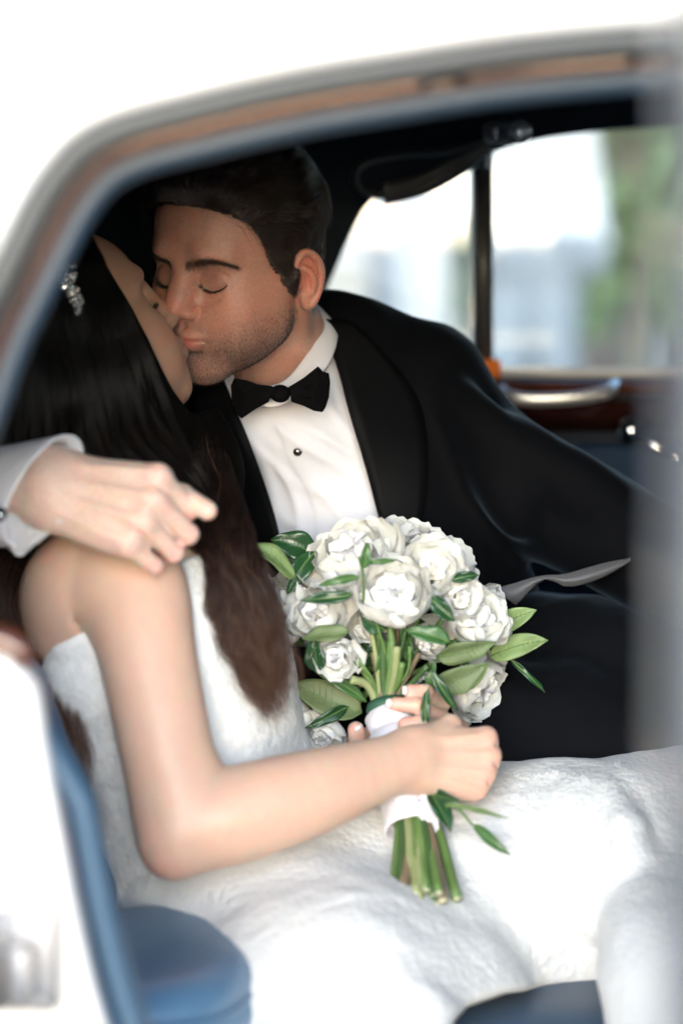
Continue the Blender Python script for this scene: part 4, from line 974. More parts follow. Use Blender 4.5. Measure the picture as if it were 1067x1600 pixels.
# bow tie
bt_ = SDF(); yb = -.030
def pad(poly, yc, th, rnd, S, slope=(0, 0)):
    f = poly2(poly); c0 = np.mean(poly, 0); cp = P(c0[0], c0[1], yc)
    def fn(p):
        u = PX(p); d = f(u) * .00062 + rnd; yy = yc + (u[:, 0] - c0[0]) * slope[0] + (u[:, 1] - c0[1]) * slope[1]
        e = np.abs(p[:, 1] - yy) - th * (.35 + .65 * np.clip(-d / .012, 0, 1)); q = np.stack([d, e], -1)
        return np.linalg.norm(np.maximum(q, 0), axis=1) + np.minimum(q.max(1), 0) - rnd
    S.fn(fn, cp, .09, 'u', .003)
pad([(452, 604), (475, 590), (497, 572), (504, 580), (514, 583), (516, 598), (514, 620), (509, 636), (504, 644), (490, 642), (474, 634), (455, 628)], yb + .006, .007, .0016, bt_, (.0003, 0))
pad([(425, 603), (405, 601), (384, 594), (366, 591), (361, 602), (362, 625), (368, 645), (378, 654), (398, 640), (420, 628)], yb + .010, .007, .0016, bt_, (-.0004, 0))
kc = P(438, 615, yb - .002); bt_.ell(kc, (.0105, .0095, .0092), k=.003, local=False)
for a, b, yy in (((452, 612), (488, 604), yb - .004), ((452, 618), (482, 624), yb - .004), ((424, 612), (392, 608), yb + .001)):
    bt_.cap(P(*a, yy), P(*b, yy + .002), .0010, .0004, k=.004, op='s', local=False)
V, F = bt_.mesh(P(350, 665, yb - .03), P(530, 560, yb + .04), .0014); link('bow_tie', mesh('bow_tie', V, F), mat('black_velvet', (.0025, .0025, .003), .85, spec=.08), groom)
# shirt cuff at the right wrist, folded double, with a link
cf = SDF()
a0, b0 = P(-70, 776, -.255), P(72, 762, -.305)
Xc = nrm(b0 - a0); Zc = nrm(np.array([.1, -1, .42]) - Xc * np.dot([.1, -1, .42], Xc)); Yc = np.cross(Zc, Xc); Lc = np.linalg.norm(b0 - a0)
V = []; n = 40; rings = [(0, .046, .036), (.3, .047, .037), (.6, .048, .038), (.85, .0495, .039), (.97, .0505, .040), (1.0, .0500, .0395), (.985, .0480, .0375), (.9, .0455, .0355)]
for t, ry, rz in rings:
    for j in range(n):
        a = 2 * np.pi * j / n; dr = 1 + .02 * math.sin(3 * a + t * 4); tilt = -.040 * math.sin(a) * max(0, t - .3)
        V.append(a0 + Xc * (Lc * t - tilt) + Yc * (math.sin(a) * ry * dr - .004) + Zc * math.cos(a) * rz * dr)
F = [(i * n + j, i * n + (j + 1) % n, (i + 1) * n + (j + 1) % n, (i + 1) * n + j) for i in range(len(rings) - 1) for j in range(n)]
cuff = link('shirt_cuff', mesh('shirt_cuff', V, F), M_shirt, groom)
# free lower flap of the cuff
fl = [(-60, 826), (-30, 838), (0, 846), (32, 874), (62, 848), (104, 812), (58, 806), (0, 800), (-50, 790)]
fd = SDF(); pad(fl, -.315, .0015, .0012, fd, (-.0003, .0004)); V, F = fd.mesh(P(-80, 900, -.42), P(130, 770, -.22), .003); link('cuff_flap', mesh('cuff_flap', V, F), M_shirt, cuff)
cl = P(2, 803, -.345); V, F = join(tube(np.array([cl, cl + np.array([0, -.006, 0])]), .0065, 14), tube(np.array([cl + np.array([0, -.006, 0]), cl + np.array([0, -.009, 0])]), .0045, 14)); link('cufflink', mesh('cufflink', V, F), M_chrome, cuff)
# trousers
tr = SDF(); tr.chain([P(640, 1130, .18), P(820, 1080, .12), P(1000, 1085, .06), P(1075, 1110, .03)], [.125, .095, .075, .070], k=.04, n=10, local=False)
tr.chain([P(640, 1150, .05), P(800, 1170, .0), P(1000, 1190, -.02), P(1160, 1230, -.03)], [.10, .085, .078, .07], k=.03, n=8, local=False)
tr.chain([P(1075, 1120, .03), P(1120, 1300, .03), P(1150, 1600, .05)], [.072, .062, .055], k=.02, local=False)
base_tr = tr; t2 = SDF(); t2.fn(lambda p: base_tr(p, .06) + folds(p, .004, 22, 15, (1, 1, .6)), P(850, 1200, .05), 2.0)
V, F = t2.mesh((-.10, -.16, .30), (.56, .36, 1.06), .007); link('trousers', mesh('trousers', V, F), mat('trouser_wool', (.005, .0055, .007), .85, sheen=-.12, spec=.06, bump=[('noise', 900, .3, .0006)]), groom)
# folded grey cloth on his lap
def sheet(rows, m, name, parent, thick=.0012):
    G = [catmull(np.array([P(*q_) for q_ in r_]), 14) for r_ in rows]; G = np.array(G); G = np.stack([catmull(G[:, j], 12) for j in range(14)], 1); V = G.reshape(-1, 3); V = V + (vnoise(V, 45, 3) * .0018)[:, None] * np.array([0, 1, .3])
    F = [(i * 14 + j, i * 14 + j + 1, (i + 1) * 14 + j + 1, (i + 1) * 14 + j) for i in range(11) for j in range(13)]
    o = link(name, mesh(name, V, F), m, parent); md = o.modifiers.new('s', 'SOLIDIFY'); md.thickness = thick; return o
M_gs = mat('grey_silk', (.105, .11, .12), .65, sheen=.1)
nap = sheet([[(984, 872, .02), (940, 880, .01), (885, 896, .0), (845, 900, .0), (770, 920, .0)], [(984, 876, .005), (942, 892, -.012), (890, 906, -.018), (848, 904, -.01), (790, 934, -.008)], [(980, 880, .0), (938, 904, .0), (888, 918, -.004), (850, 906, -.004), (806, 946, .0)]], M_gs, 'folded_cloth', None)
tag(nap, 'folded pale grey cloth lying in the lap of the groom', 'cloth')
# ------------------------------------------------------------------ bride
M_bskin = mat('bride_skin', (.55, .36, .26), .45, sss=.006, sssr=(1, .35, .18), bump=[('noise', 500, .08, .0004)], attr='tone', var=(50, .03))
M_lace = mat('ivory_lace', (.70, .72, .715), .85, sheen=.2, bump=[('vor', 150, .55, .0020), ('noise', 420, .45, .0012), ('noise', 26, .35, .005)])
M_lace2 = mat('ivory_satin', (.75, .765, .76), .7, bump=[('noise', 25, .3, .006)])
mouth = gl((0, .1010, -.0575))
def bM(o): return headM(-71, 35, 2, o, .93)
B0 = bM((0, 0, 0)); bo_ = P(284, 541, mouth[1] - .010) - B0[:3, :3] @ np.array([.0, .1000, -.0575])
BH = bM(bo_)
def bl(v): return BH[:3, :3] @ np.asarray(v, float) + BH[:3, 3]
s = SDF(); build_head(s, BH, female=True, ears=(1,))
sh_c = P(205, 905, -.285)
s.cap(bl((0, -.02, -.03)), P(215, 800, -.12), .046, .052, k=.02, local=False)
HA = SDF()
c = bl((0, .0, 0)); V1, F1 = s.mesh(c - .16, c + .16, .0018)
# torso, right arm and both hands in one surface
b = SDF()
b.cap(bl((0, -.02, -.03)), P(215, 800, -.12), .046, .052, k=.02, local=False)
b.ell(P(235, 990, -.15), (.115, .115, .12), rot=(0, -8, 0), k=.04, local=False)
b.ell(P(140, 975, -.195), (.060, .075, .085), rot=(0, 10, 0), k=.04, local=False)
b.ell(P(310, 980, -.08), (.07, .09, .10), k=.04, local=False)
b.ell(P(290, 1220, -.15), (.105, .105, .14), rot=(0, -10, 0), k=.06, local=False)
b.chain([P(125, 925, -.225), P(200, 870, -.14), P(330, 900, -.02)], [.048, .042, .045], k=.04, local=False)
# arm
sho, elb, wri = P(212, 925, -.265), P(284, 1294, -.365), P(640, 1186, -.262)
b.chain([sho, P(234, 1040, -.305), P(262, 1180, -.342), elb], [.0500, .0430, .0410, .0385], k=.006, n=14, local=False)
b.ell(P(268, 1324, -.372), (.020, .022, .024), k=.030, local=False)
b.ell(P(330, 1268, -.355), (.048, .030, .030), rot=(0, 20, 0), k=.04, local=False)
b.chain([elb, P(370, 1272, -.355), P(480, 1240, -.325), P(580, 1206, -.285), wri], [.0390, .0425, .0380, .0295, .0250], k=.006, n=16, local=False)
b.ell(P(150, 915, -.240), (.048, .045, .045), k=.04, local=False)
b.cap(P(108, 935, -.283), P(136, 1015, -.285), .0010, .0004, k=.009, op='s', local=False)
# right hand, back towards the camera, fingers closing behind the stems
hx = P(752, 1192, -.245) - wri; hz = np.array([.05, -1, .32])
RF = [(4, 66, 80, 50), (1, 69, 82, 50), (-4, 72, 82, 50), (-8, 75, 80, 50)]
rf_, rt_, _ = hand(b, wri + np.array([.0, 0, 0]), hx, hz, sc=.86, fingers=RF, dev=-12, wr=(.024, .019),
                   thumb=[(.018, .022, -.008), (.052, .042, -.020), (.070, .040, -.040), (.074, .028, -.060)])
# left hand behind the stems: palm, two fingers closing in front, thumb on the left
hy = -.115
lw = P(560, 1190, -.10)
b.cap(P(440, 1200, .02), lw, .030, .025, k=.012, local=False); b.cap(P(330, 1120, .05), P(440, 1200, .02), .036, .030, k=.012, local=False)
b.ell(P(628, 1165, -.125), (.042, .020, .038), k=.014, local=False)
LFs = [[P(672, 1120, -.125), P(690, 1098, -.155), P(664, 1082, -.185), P(640, 1080, -.190)], [P(680, 1138, -.135), P(688, 1122, -.168), P(652, 1103, -.198), P(618, 1100, -.198)],
       [P(685, 1158, -.140), P(694, 1145, -.175), P(660, 1130, -.208), P(632, 1132, -.208)]]
for f_ in LFs: b.cap(f_[0], f_[1], .0100, .0088, k=.004, local=False); b.cap(f_[1], f_[2], .0086, .0080, k=.003, local=False); b.cap(f_[2], f_[3], .0080, .0068, k=.003, local=False)
LT = [P(580, 1188, -.12), P(560, 1168, -.165), P(556, 1140, -.178)]
b.cap(LT[0], LT[1], .012, .0098, k=.010, local=False); b.cap(LT[1], LT[2], .0096, .0080, k=.003, local=False)
V2, F2 = b.mesh((-.40, -.44, .48), (.24, .14, 1.02), .0024)
V, F = np.vstack([V1, V2]), np.vstack([F1, F2 + len(V1)])
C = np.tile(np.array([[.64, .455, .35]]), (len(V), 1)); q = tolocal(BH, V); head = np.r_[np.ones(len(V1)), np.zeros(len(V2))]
C = C * (1 - head[:, None] * np.array([[.42, .50, .54]]))  # head darker and warmer than the arm: cabin shade put into the skin colour
lip = np.clip(blob(np.stack([np.abs(q[:, 0]), q[:, 1], q[:, 2]], -1), (0, .098, -.0575), (.020, .03, .0085)) * 1.5 - .3, 0, 1) * head; C = C * (1 - lip[:, None] * np.array([[.05, .4, .3]]))
kn = np.zeros(len(V))
for f_ in rf_:
    for j, wq in ((0, .8), (1, 1.0)): kn += wq * np.exp(-((V - f_[j]) ** 2).sum(1) / .011 ** 2)
for f_ in LFs: kn += np.exp(-((V - f_[-1]) ** 2).sum(1) / .010 ** 2) + .5 * np.exp(-((V - f_[-2]) ** 2).sum(1) / .008 ** 2)
kn += np.exp(-((V - LT[-1]) ** 2).sum(1) / .010 ** 2) + .8 * np.exp(-((V - P(262, 1345, -.39)) ** 2).sum(1) / .018 ** 2)
C = C * (1 + np.clip(kn, 0, 1)[:, None] * np.array([[.06, -.16, -.12]]))
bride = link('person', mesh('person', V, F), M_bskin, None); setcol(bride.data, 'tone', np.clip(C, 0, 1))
tag(bride, 'bride in strapless ivory lace gown with long dark hair, holding flowers', 'person')
M_nail = mat('nail', (.62, .40, .33), .18, coat=.5); M_ntip = mat('nail_tip', (.82, .80, .77), .2, coat=.5)
for f_ in LFs[:2]: nail('fingernail', f_[-1] + nrm(f_[-1] - f_[-2]) * .003, f_[-2], np.array([.05, -1, .35]), M_nail, bride, .0050, .0115, M_ntip)
nail('fingernail', LT[-1] + nrm(LT[-1] - LT[-2]) * .002, LT[-2], np.array([.62, -.80, .1]), M_nail, bride, .0055, .0120, M_ntip)
# eyelashes of her visible eye
eb = [bl((x_ * 1.0, .089, z_)) for x_, z_ in ((.020, -.002), (.030, -.004), (.040, -.002))]; rs = np.random.RandomState(2)
for sx in (-1, 1):
    rt = np.array([bl((sx * (.018 + .027 * k / 70), .086 - .006 * (k / 70) ** 2, -.003 - .002 * math.sin(3.1 * k / 70))) for k in range(70)])
    d = nrm(BH[:3, 1] * 1.0 - BH[:3, 2] * .35 + BH[:3, 0] * sx * .2 + rs.randn(70, 3) * .10); tt = np.linspace(0, 1, 5)[None, :, None]
    curves('eyelash', rt[:, None] + d[:, None] * tt * .010 + nrm(BH[:3, 2]) * tt ** 2 * .005, .00028, M_brow, bride)
    bx = np.array([bl((sx * (.012 + .036 * k / 200), .0935 - .014 * (k / 200) ** 2, .026 + .005 * math.sin(2.6 * k / 200))) for k in range(200)]) + rs.randn(200, 3) * .0007
    d = nrm(BH[:3, 0] * sx * .9 + BH[:3, 2] * .35 + rs.randn(200, 3) * .15); curves('eyebrow', bx[:, None] + d[:, None] * tt * .006, .00016, M_brow, bride)

# ---- gown
def px_cut(S, poly, op='s', ymax=None, ymin=None, k=.004, sc=.00062):
    f = poly2(poly)
    def fn(p):
        d = f(PX(p)) * sc
        if ymax is not None: d = np.maximum(d, p[:, 1] - ymax)
        if ymin is not None: d = np.maximum(d, ymin - p[:, 1])
        return d
    S.fn(fn, (0, 0, 0), 1e4, op, k)
tb = SDF()
tb.ell(P(238, 1000, -.15), (.118, .118, .125), rot=(0, -8, 0), k=.04, local=False)
tb.ell(P(150, 1010, -.215), (.060, .075, .085), rot=(0, 10, 0), k=.04, local=False)
tb.ell(P(310, 1000, -.12), (.070, .125, .095), k=.05, local=False)
tb.ell(P(290, 1200, -.15), (.112, .125, .16), rot=(0, -12, 0), k=.06, local=False)
tb.ell(P(365, 1390, -.14), (.130, .17, .15), rot=(0, -20, 0), k=.06, local=False)
tb.ell(P(310, 1150, -.12), (.076, .11, .12), rot=(0, -18, 0), k=.05, local=False)
tb0 = tb
gw = SDF()
gw.fn(lambda p: tb0(p, .06) - .002, P(290, 1200, -.15), 1.0)
gw.chain([P(345, 1400, -.02), P(700, 1345, .0), P(880, 1300, .0), P(1080, 1298, -.02)], [.13, .115, .102, .098], k=.04, n=9, local=False)
gw.chain([P(345, 1400, -.15), P(600, 1420, -.135), P(850, 1390, -.15), P(1040, 1376, -.17)], [.115, .112, .105, .100], k=.05, n=9, local=False)
gw.ell(P(560, 1530, -.20), (.13, .10, .10), k=.06, local=False)
gw.chain([P(430, 1510, -.25), P(500, 1600, -.38), P(560, 1720, -.44), P(600, 1850, -.44)], [.07, .08, .085, .09], k=.11, local=False)
gw.ell(P(560, 1600, -.33), (.15, .09, .10), k=.12, local=False)
gw.chain([P(1090, 1330, -.10), P(1130, 1500, -.18), P(1120, 1800, -.20)], [.110, .105, .10], k=.05, n=7, local=False)
gw.chain([P(1020, 1400, -.24), P(1042, 1500, -.36), P(1060, 1600, -.42), P(1080, 1750, -.43)], [.045, .050, .055, .055], k=.04, n=6, local=False)
for pts, r_ in (([(915, 1235, -.19), (960, 1270, -.22), (985, 1320, -.27), (980, 1430, -.285), (968, 1560, -.29)], .010), ([(975, 1225, -.15), (1020, 1270, -.20), (1045, 1360, -.25), (1050, 1500, -.29)], .012),
                ([(880, 1230, -.18), (905, 1270, -.21), (925, 1360, -.255), (920, 1480, -.25)], .008), ([(700, 1500, -.245), (800, 1470, -.25), (900, 1480, -.245)], .008), ([(430, 1400, -.26), (520, 1450, -.26), (640, 1480, -.25)], .009),
                ([(300, 1450, -.28), (420, 1490, -.28), (560, 1560, -.29)], .010), ([(640, 1320, -.21), (760, 1340, -.24), (860, 1400, -.25)], .007)):
    gw.chain([P(*a) for a in pts], [r_ * .5] + [r_] * (len(pts) - 2) + [r_ * .6], k=.022, n=10, local=False)
g0 = gw; g1 = SDF()
def gfn(p):
    d = g0(p, .06); n1 = vnoise(p * np.array([1, 1, .5]), 13, 31); n2 = vnoise(p, 110, 33); n3 = vnoise(p, 48, 34)
    return d + n1 * .005 + vnoise(p * np.array([.5, 1, 1.2]), 24, 37) * .003 + np.abs(n2) * .0007 + n3 * .0008
g1.fn(gfn, (.1, -.15, .7), 2.0)
# neckline: nothing above the edge that runs from the back under the arm to the front
px_cut(g1, [(-200, 1060), (66, 1050), (74, 1030), (88, 1012), (110, 1002), (136, 985), (200, 920), (300, 868), (420, 850), (470, 850), (470, 300), (-200, 300)])
px_cut(g1, [(728, 1700), (705, 1600), (730, 1572), (790, 1552), (860, 1545), (928, 1545), (938, 1575), (950, 1640), (960, 1720)], k=.010, ymax=-.10)
V, F = g1.mesh((-.36, -.54, .40), (.56, .18, 1.0), .0034)
gown = link('lace_gown', mesh('lace_gown', V, F), M_lace, bride)
# scalloped lace edging along the neckline and the back seam, little raised motifs over the bodice
def motif(c, n, up, size, seed):
    """a small lace flower: five lobes with raised cords"""
    n = nrm(n); up = nrm(up - n * np.dot(up, n)); r_ = np.cross(up, n); V = [c + n * .0008]; F = []; rs = np.random.RandomState(seed); K = 30
    for i in range(K):
        a = 2 * np.pi * i / K; rr = size * (.62 + .38 * abs(math.sin(2.5 * a + seed))) ; V.append(c + (r_ * math.cos(a) + up * math.sin(a)) * rr * .55 + n * .0016)
    for i in range(K):
        a = 2 * np.pi * i / K; rr = size * (.62 + .38 * abs(math.sin(2.5 * a + seed))); V.append(c + (r_ * math.cos(a) + up * math.sin(a)) * rr + n * (.0006 + rs.rand() * .0012))
    for i in range(K):
        j = (i + 1) % K; F.append((0, 1 + i, 1 + j)); F.append((1 + i, 1 + K + i, 1 + K + j, 1 + j))
    return V, F
parts = []; rs = np.random.RandomState(12); edge = catmull(np.array([(70, 1046, 0), (76, 1028, 0), (90, 1012, 0), (112, 1002, 0), (138, 988, 0)]), 26)[:, :2]
back = catmull(np.array([(78, 1050, 0), (100, 1150, 0), (126, 1230, 0), (150, 1320, 0), (172, 1400, 0), (186, 1440, 0)]), 44)[:, :2]
spots = [(a, b + 4, .0050) for a, b in edge] + [(a + rs.uniform(0, 14), b, .0050) for a, b in back] + [(rs.uniform(84, 230), rs.uniform(1040, 1440), rs.uniform(.005, .009)) for _ in range(170)] + [(rs.uniform(310, 465), rs.uniform(900, 1190), rs.uniform(.004, .007)) for _ in range(70)] + [(rs.uniform(790, 1000), rs.uniform(1190, 1300), rs.uniform(.003, .0055)) for _ in range(150)]
cs = march(g1, [(a, b_) for a, b_, _ in spots]); ok = ~np.isnan(cs[:, 0]); ns_ = g1.grad(np.nan_to_num(cs), 2e-3)
for k, (a, b_, sz_) in enumerate(spots):
    if not ok[k]: continue
    c, n = cs[k], ns_[k]; parts.append(motif(c, n, rs.randn(3), sz_, k))
Vm, Fm = join(*parts); lm = link('lace_motifs', mesh('lace_motifs', Vm, Fm), M_lace2, gown); tag(lm, kind='stuff')
# beaded clasp chain glimpsed past the bodice
ch = catmull([P(452, 1150, -.03), P(462, 1172, -.03), P(468, 1192, -.03)], 9); V, F = join(*[(lambda v: (v[0], v[1]))(tube(np.array([c_ - [0, .002, 0], c_ + [0, .002, 0]]), .0035, 8)) for c_ in ch]); link('bead_trim', mesh('bead_trim', V, F), mat('dark_beads', (.15, .14, .15), .25, metal=.8), gown)

# ---- long hair
def hairmat(name, stops, rough=.36):
    m = bpy.data.materials.new(name); m.use_nodes = True; t = m.node_tree; p = t.nodes['Principled BSDF']; p.inputs['Roughness'].default_value = rough
    a = t.nodes.new('ShaderNodeAttribute'); a.attribute_name = 'fade'; cr = t.nodes.new('ShaderNodeValToRGB'); t.links.new(a.outputs['Fac'], cr.inputs[0]); t.links.new(cr.outputs[0], p.inputs['Base Color'])
    while len(cr.color_ramp.elements) < len(stops): cr.color_ramp.elements.new(.5)
    for e, (po, c_) in zip(cr.color_ramp.elements, stops): e.position = po; e.color = (*c_, 1)
    return m
M_bhair = hairmat('bride_hair', [(0, (.0025, .002, .0018)), (.40, (.008, .005, .004)), (.72, (.040, .018, .012)), (1, (.135, .075, .048))], .48)
M_under = hairmat('under_hair', [(0, (.0018, .0015, .0014)), (.45, (.004, .003, .0025)), (1, (.030, .016, .011))], .95); M_under.node_tree.nodes['Principled BSDF'].inputs['Specular IOR Level'].default_value = .05
M_bhair.node_tree.nodes['Principled BSDF'].inputs['Specular IOR Level'].default_value = .35
def fadeof(p):
    """the dye fades towards the tips, measured by height down the hair"""
    return np.clip((1.03 - p[..., 2]) / .30, 0, 1)
hm = SDF()
hm.ell(bl((0, -.012, .050)), (.088, .105, .092), rot=nrm(BH[:3, :3].T).T if False else BH[:3, :3] / .93, k=.02, local=False)
hm.chain([bl((.0, -.055, .02)), bl((.0, -.085, -.06)), P(60, 700, -.10), P(40, 830, -.14)], [.085, .080, .085, .060], k=.05, n=8, local=False)
hm.chain([bl((.050, .020, .05)), bl((.066, .018, -.01)), bl((.070, -.010, -.075)), P(210, 700, -.06), P(290, 760, -.08)], [.034, .030, .046, .060, .045], k=.05, n=10, local=False)
hm.ell(P(130, 660, -.07), (.10, .085, .10), k=.06, local=False)
hm.ell(P(240, 740, -.08), (.075, .06, .06), k=.05, local=False)
def tress(cl, S=None, k=.02):
    S = hm if S is None else S; S.chain([P(a, b_, y) for a, b_, y, r_ in cl], [max(.003, r_ - .016) for *_, r_ in cl], k=k, n=18, local=False)
T1 = [(280, 700, -.10, .045), (330, 790, -.160, .032), (356, 860, -.215, .025), (380, 930, -.245, .026), (394, 1000, -.250, .026), (408, 1060, -.245, .016), (418, 1112, -.235, .005)]
T2 = [(20, 760, -.12, .06), (10, 880, -.16, .055), (18, 980, -.20, .050), (52, 1060, -.24, .034), (80, 1140, -.28, .030), (100, 1200, -.29, .026), (118, 1240, -.295, .014)]
tress(T1[:-2]); tress(T2[:-1])
hn = hm; hm2 = SDF(); hm2.fn(lambda p: hn(p, .06) + vnoise(p * np.array([1.6, 1, .5]), 30, 41) * .004, P(150, 700, -.08), 2.0)
px_cut(hm2, [(138, 350), (142, 372), (170, 420), (205, 478), (232, 530), (256, 582), (272, 612), (300, 650), (420, 600), (420, 300), (150, 300)], k=.006)
V, F = hm2.mesh((-.62, -.36, .60), (.02, .12, 1.32), .0055)
q = tolocal(BH, V)
bh = link('hair', mesh('hair', V, F), M_under, bride); at_ = bh.data.attributes.new('fade', 'FLOAT', 'POINT'); at_.data.foreach_set('value', fadeof(V).astype(np.float32))
def strands(name, guides, N, m, rad, seed, amp=.003, freq=3, fly=.0, wv=.010, root_u=None, material=None, par=None):
    """guides: list of centre lines (px,py,Y,r) -> bundle of waving strands"""
    rs = np.random.RandomState(seed); out = []
    for g in guides:
        c = catmull(np.array([np.r_[P(a, b_, y), r_] for a, b_, y, r_ in g]), m); T, Nn, Bn = frames(c[:, :3], (0, -1, 0))
        n = max(1, N // len(guides)); a = rs.uniform(0, 2 * np.pi, n); rr = np.sqrt(rs.uniform(.25, 1, n)); t = np.linspace(0, 1, m)[None]
        tw = a[:, None] + .9 * t * np.pi * .6 + rs.randn(n, 1) * .1; clump = np.round(a / 2.2 * 3) * 1.7
        rad_ = rr[:, None] * c[:, 3][None] * (1 + .12 * np.sin(t * freq * 6.3 + clump[:, None]))
        pos = c[None, :, :3] + rad_[..., None] * (np.cos(tw)[..., None] * Nn[None] + np.sin(tw)[..., None] * Bn[None])
        w1 = np.sin(t * freq * 6.28 + clump[:, None] + rs.randn(n, 1) * .25)[..., None] * Bn[None] * wv * (.3 + t[..., None])
        w2 = np.sin(t * freq * 9.1 + clump[:, None] * 2 + rs.randn(n, 1) * .4)[..., None] * Nn[None] * wv * .5 * (.3 + t[..., None])
        jl = 1 - .38 * rs.rand(n) ** 1.6; pos = pos + w1 + w2
        if fly: pos += (rs.randn(n, 1, 3) * fly) * (t ** 2)[..., None]
        # shorten each strand a little
        idx = np.linspace(0, 1, m)[None] * jl[:, None] * (m - 1); i0 = np.clip(idx.astype(int), 0, m - 2); fr = (idx - i0)[..., None]
        pos = np.take_along_axis(pos, i0[..., None], 1) * (1 - fr) + np.take_along_axis(pos, i0[..., None] + 1, 1) * fr
        out.append(pos)
    S = np.concatenate(out); o = curves(name, S, rad, material or M_bhair, par or bh)
    at = o.data.attributes.new('fade', 'FLOAT', 'POINT'); at.data.foreach_set('value', np.clip(fadeof(S) + rs.randn(len(S), 1) * .20, 0, 1).astype(np.float32).ravel()); return o
strands('tress', [T1[:-1] + [(412, 1085, -.24, .003)]], 2600, 40, .00015, 1, wv=.010, fly=.003)
rs = np.random.RandomState(44); TB = []
for k in range(9):
    f_ = (k + .5) / 9 - .5; ye = 1128 - 160 * abs(f_) * rs.uniform(.3, 1.3); dy = rs.uniform(-.02, .01)
    TB.append([(302 + f_ * 30, 735, -.125, .024), (350 + f_ * 45, 850, -.212 + dy, .012), (382 + f_ * 62 + rs.randn() * 4, 925, -.245 + dy, .010), (396 + f_ * 78 + rs.randn() * 7, 1000, -.252 + dy, .011), (412 + f_ * 66 + rs.randn() * 7, (1000 + ye) / 2 + 12, -.246 + dy, .007), (424 + f_ * 50 + rs.randn() * 8, ye, -.235 + dy, .0015)])
strands('tress', TB, 4200, 40, .00015, 2, wv=.008, fly=.003)
strands('stray_hair', [[(330, 800, -.19, .02), (370, 900, -.23, .034), (400, 1000, -.25, .040), (425, 1110, -.23, .030)]], 90, 34, .00010, 12, wv=.012, fly=.006)
strands('tress', [T2], 2400, 34, .00016, 3, wv=.006, fly=.003)
strands('stray_hair', [[(340, 830, -.20, .006), (380, 880, -.22, .004), (420, 912, -.215, .003), (445, 918, -.21, .002)]], 40, 24, .00014, 4, wv=.003)
# the near side of the head: combed down and back over the cheek and shoulder
gd = []
rs = np.random.RandomState(6)
def hsurf(px, py):
    q = march(hm2, [(px, py)], .0, -.42, .14)[0]; return None if np.isnan(q[0]) else q
rows = [[(136, 366), (164, 420), (198, 480), (226, 535), (250, 590), (270, 660), (320, 780)], [(130, 368), (148, 430), (180, 510), (206, 590), (232, 670), (262, 740), (300, 800)], [(118, 385), (125, 470), (150, 560), (170, 640), (190, 720), (220, 780)],
        [(100, 400), (95, 490), (110, 580), (125, 660), (140, 730), (160, 790)], [(84, 420), (66, 510), (66, 600), (75, 680), (84, 750), (90, 810)], [(68, 450), (36, 540), (24, 630), (24, 710), (26, 780), (24, 840)], [(50, 480), (10, 560), (-14, 650), (-22, 730), (-24, 800), (-26, 860)]]
RR_ = []
for r_ in rows:
    c = catmull(np.array([(a, b_, 0) for a, b_ in r_]), 22)[:, :2]; L_ = []
    H_ = march(hm2, c, 0, -.42, .14); last = None
    for k in range(22):
        if not np.isnan(H_[k, 0]): last = H_[k]
        L_.append(last if last is not None else P(c[k, 0], c[k, 1], -.02))
    RR_.append(np.array(L_))
RR_ = np.array(RR_)
for it in range(4): RR_[:, 1:-1] = RR_[:, 1:-1] * .5 + (RR_[:, :-2] + RR_[:, 2:]) * .25
N = 11000; u = rs.uniform(0, len(rows) - 1.001, N); i0 = u.astype(int); fr = (u - i0)[:, None, None]
S = RR_[i0] * (1 - fr) + RR_[i0 + 1] * fr
t = np.linspace(0, 1, 22)[None]; ph = np.round(u * 7) * 2.1
off = (np.sin(t * 9 + ph[:, None])[..., None] * np.array([.006, -.002, 0]) + np.sin(t * 15 + ph[:, None] * 3)[..., None] * np.array([.003, -.002, 0])) * (t[..., None] ** 1.5)
wvx = vnoise(S.reshape(-1, 3) * np.array([1, 1, .55]), 22, 61).reshape(S.shape[:2]); wvy = vnoise(S.reshape(-1, 3) * np.array([1, 1, .55]), 40, 62).reshape(S.shape[:2])
S = S + wvx[..., None] * np.array([.010, -.003, 0]) * t[..., None] + wvy[..., None] * np.array([.004, -.005, 0]) + off + np.array([0, -1, 0]) * (rs.uniform(-.001, .006, (N, 1, 1)) + .004 * np.sin(u * 47)[:, None, None] + .004 * np.sin(u * 21)[:, None, None] * t[..., None]) + rs.randn(N, 1, 3) * .0012
o = curves('hair_strands', S, .00014, M_bhair, bh); at = o.data.attributes.new('fade', 'FLOAT', 'POINT'); at.data.foreach_set('value', fadeof(S).astype(np.float32).ravel())
# crystal hair comb
M_cry = mat('crystal', (.85, .84, .80), .08, metal=.75); comb = empty('hair_comb', (0, 0, 0)); setpar(comb, bride)
cl = catmull(np.array([(93, 402, 0), (103, 422, 0), (112, 447, 0), (120, 466, 0), (125, 488, 0)]), 60)[:, :2]; rs = np.random.RandomState(3); icos = None
import bmesh
bm = bmesh.new(); bmesh.ops.create_icosphere(bm, subdivisions=1, radius=1.0); gem = bpy.data.meshes.new('crystal'); bm.to_mesh(gem); bm.free(); gem.materials.append(M_cry)
bkV = []
cq = []
for k in range(130):
    i = int(rs.rand() ** .8 * 59); wd = np.interp(i, [0, 12, 40, 59], [12, 17, 8, 2]); a, b_ = cl[i] + rs.randn(2) * np.array([wd * .6, 2]); h_ = hsurf(a, b_)
    if h_ is None: h_ = P(a, b_, -.08)
    o = bpy.data.objects.new('crystal', gem); COL.objects.link(o); r_ = rs.uniform(.0018, .0034); o.location = h_ + np.array([0, -.009 - rs.rand() * .004, 0]); o.scale = (r_,) * 3; o.rotation_euler = tuple(rs.uniform(0, 3, 3)); o.parent = comb
    o.matrix_parent_inverse = worldm(comb).inverted(); bkV.append(h_)
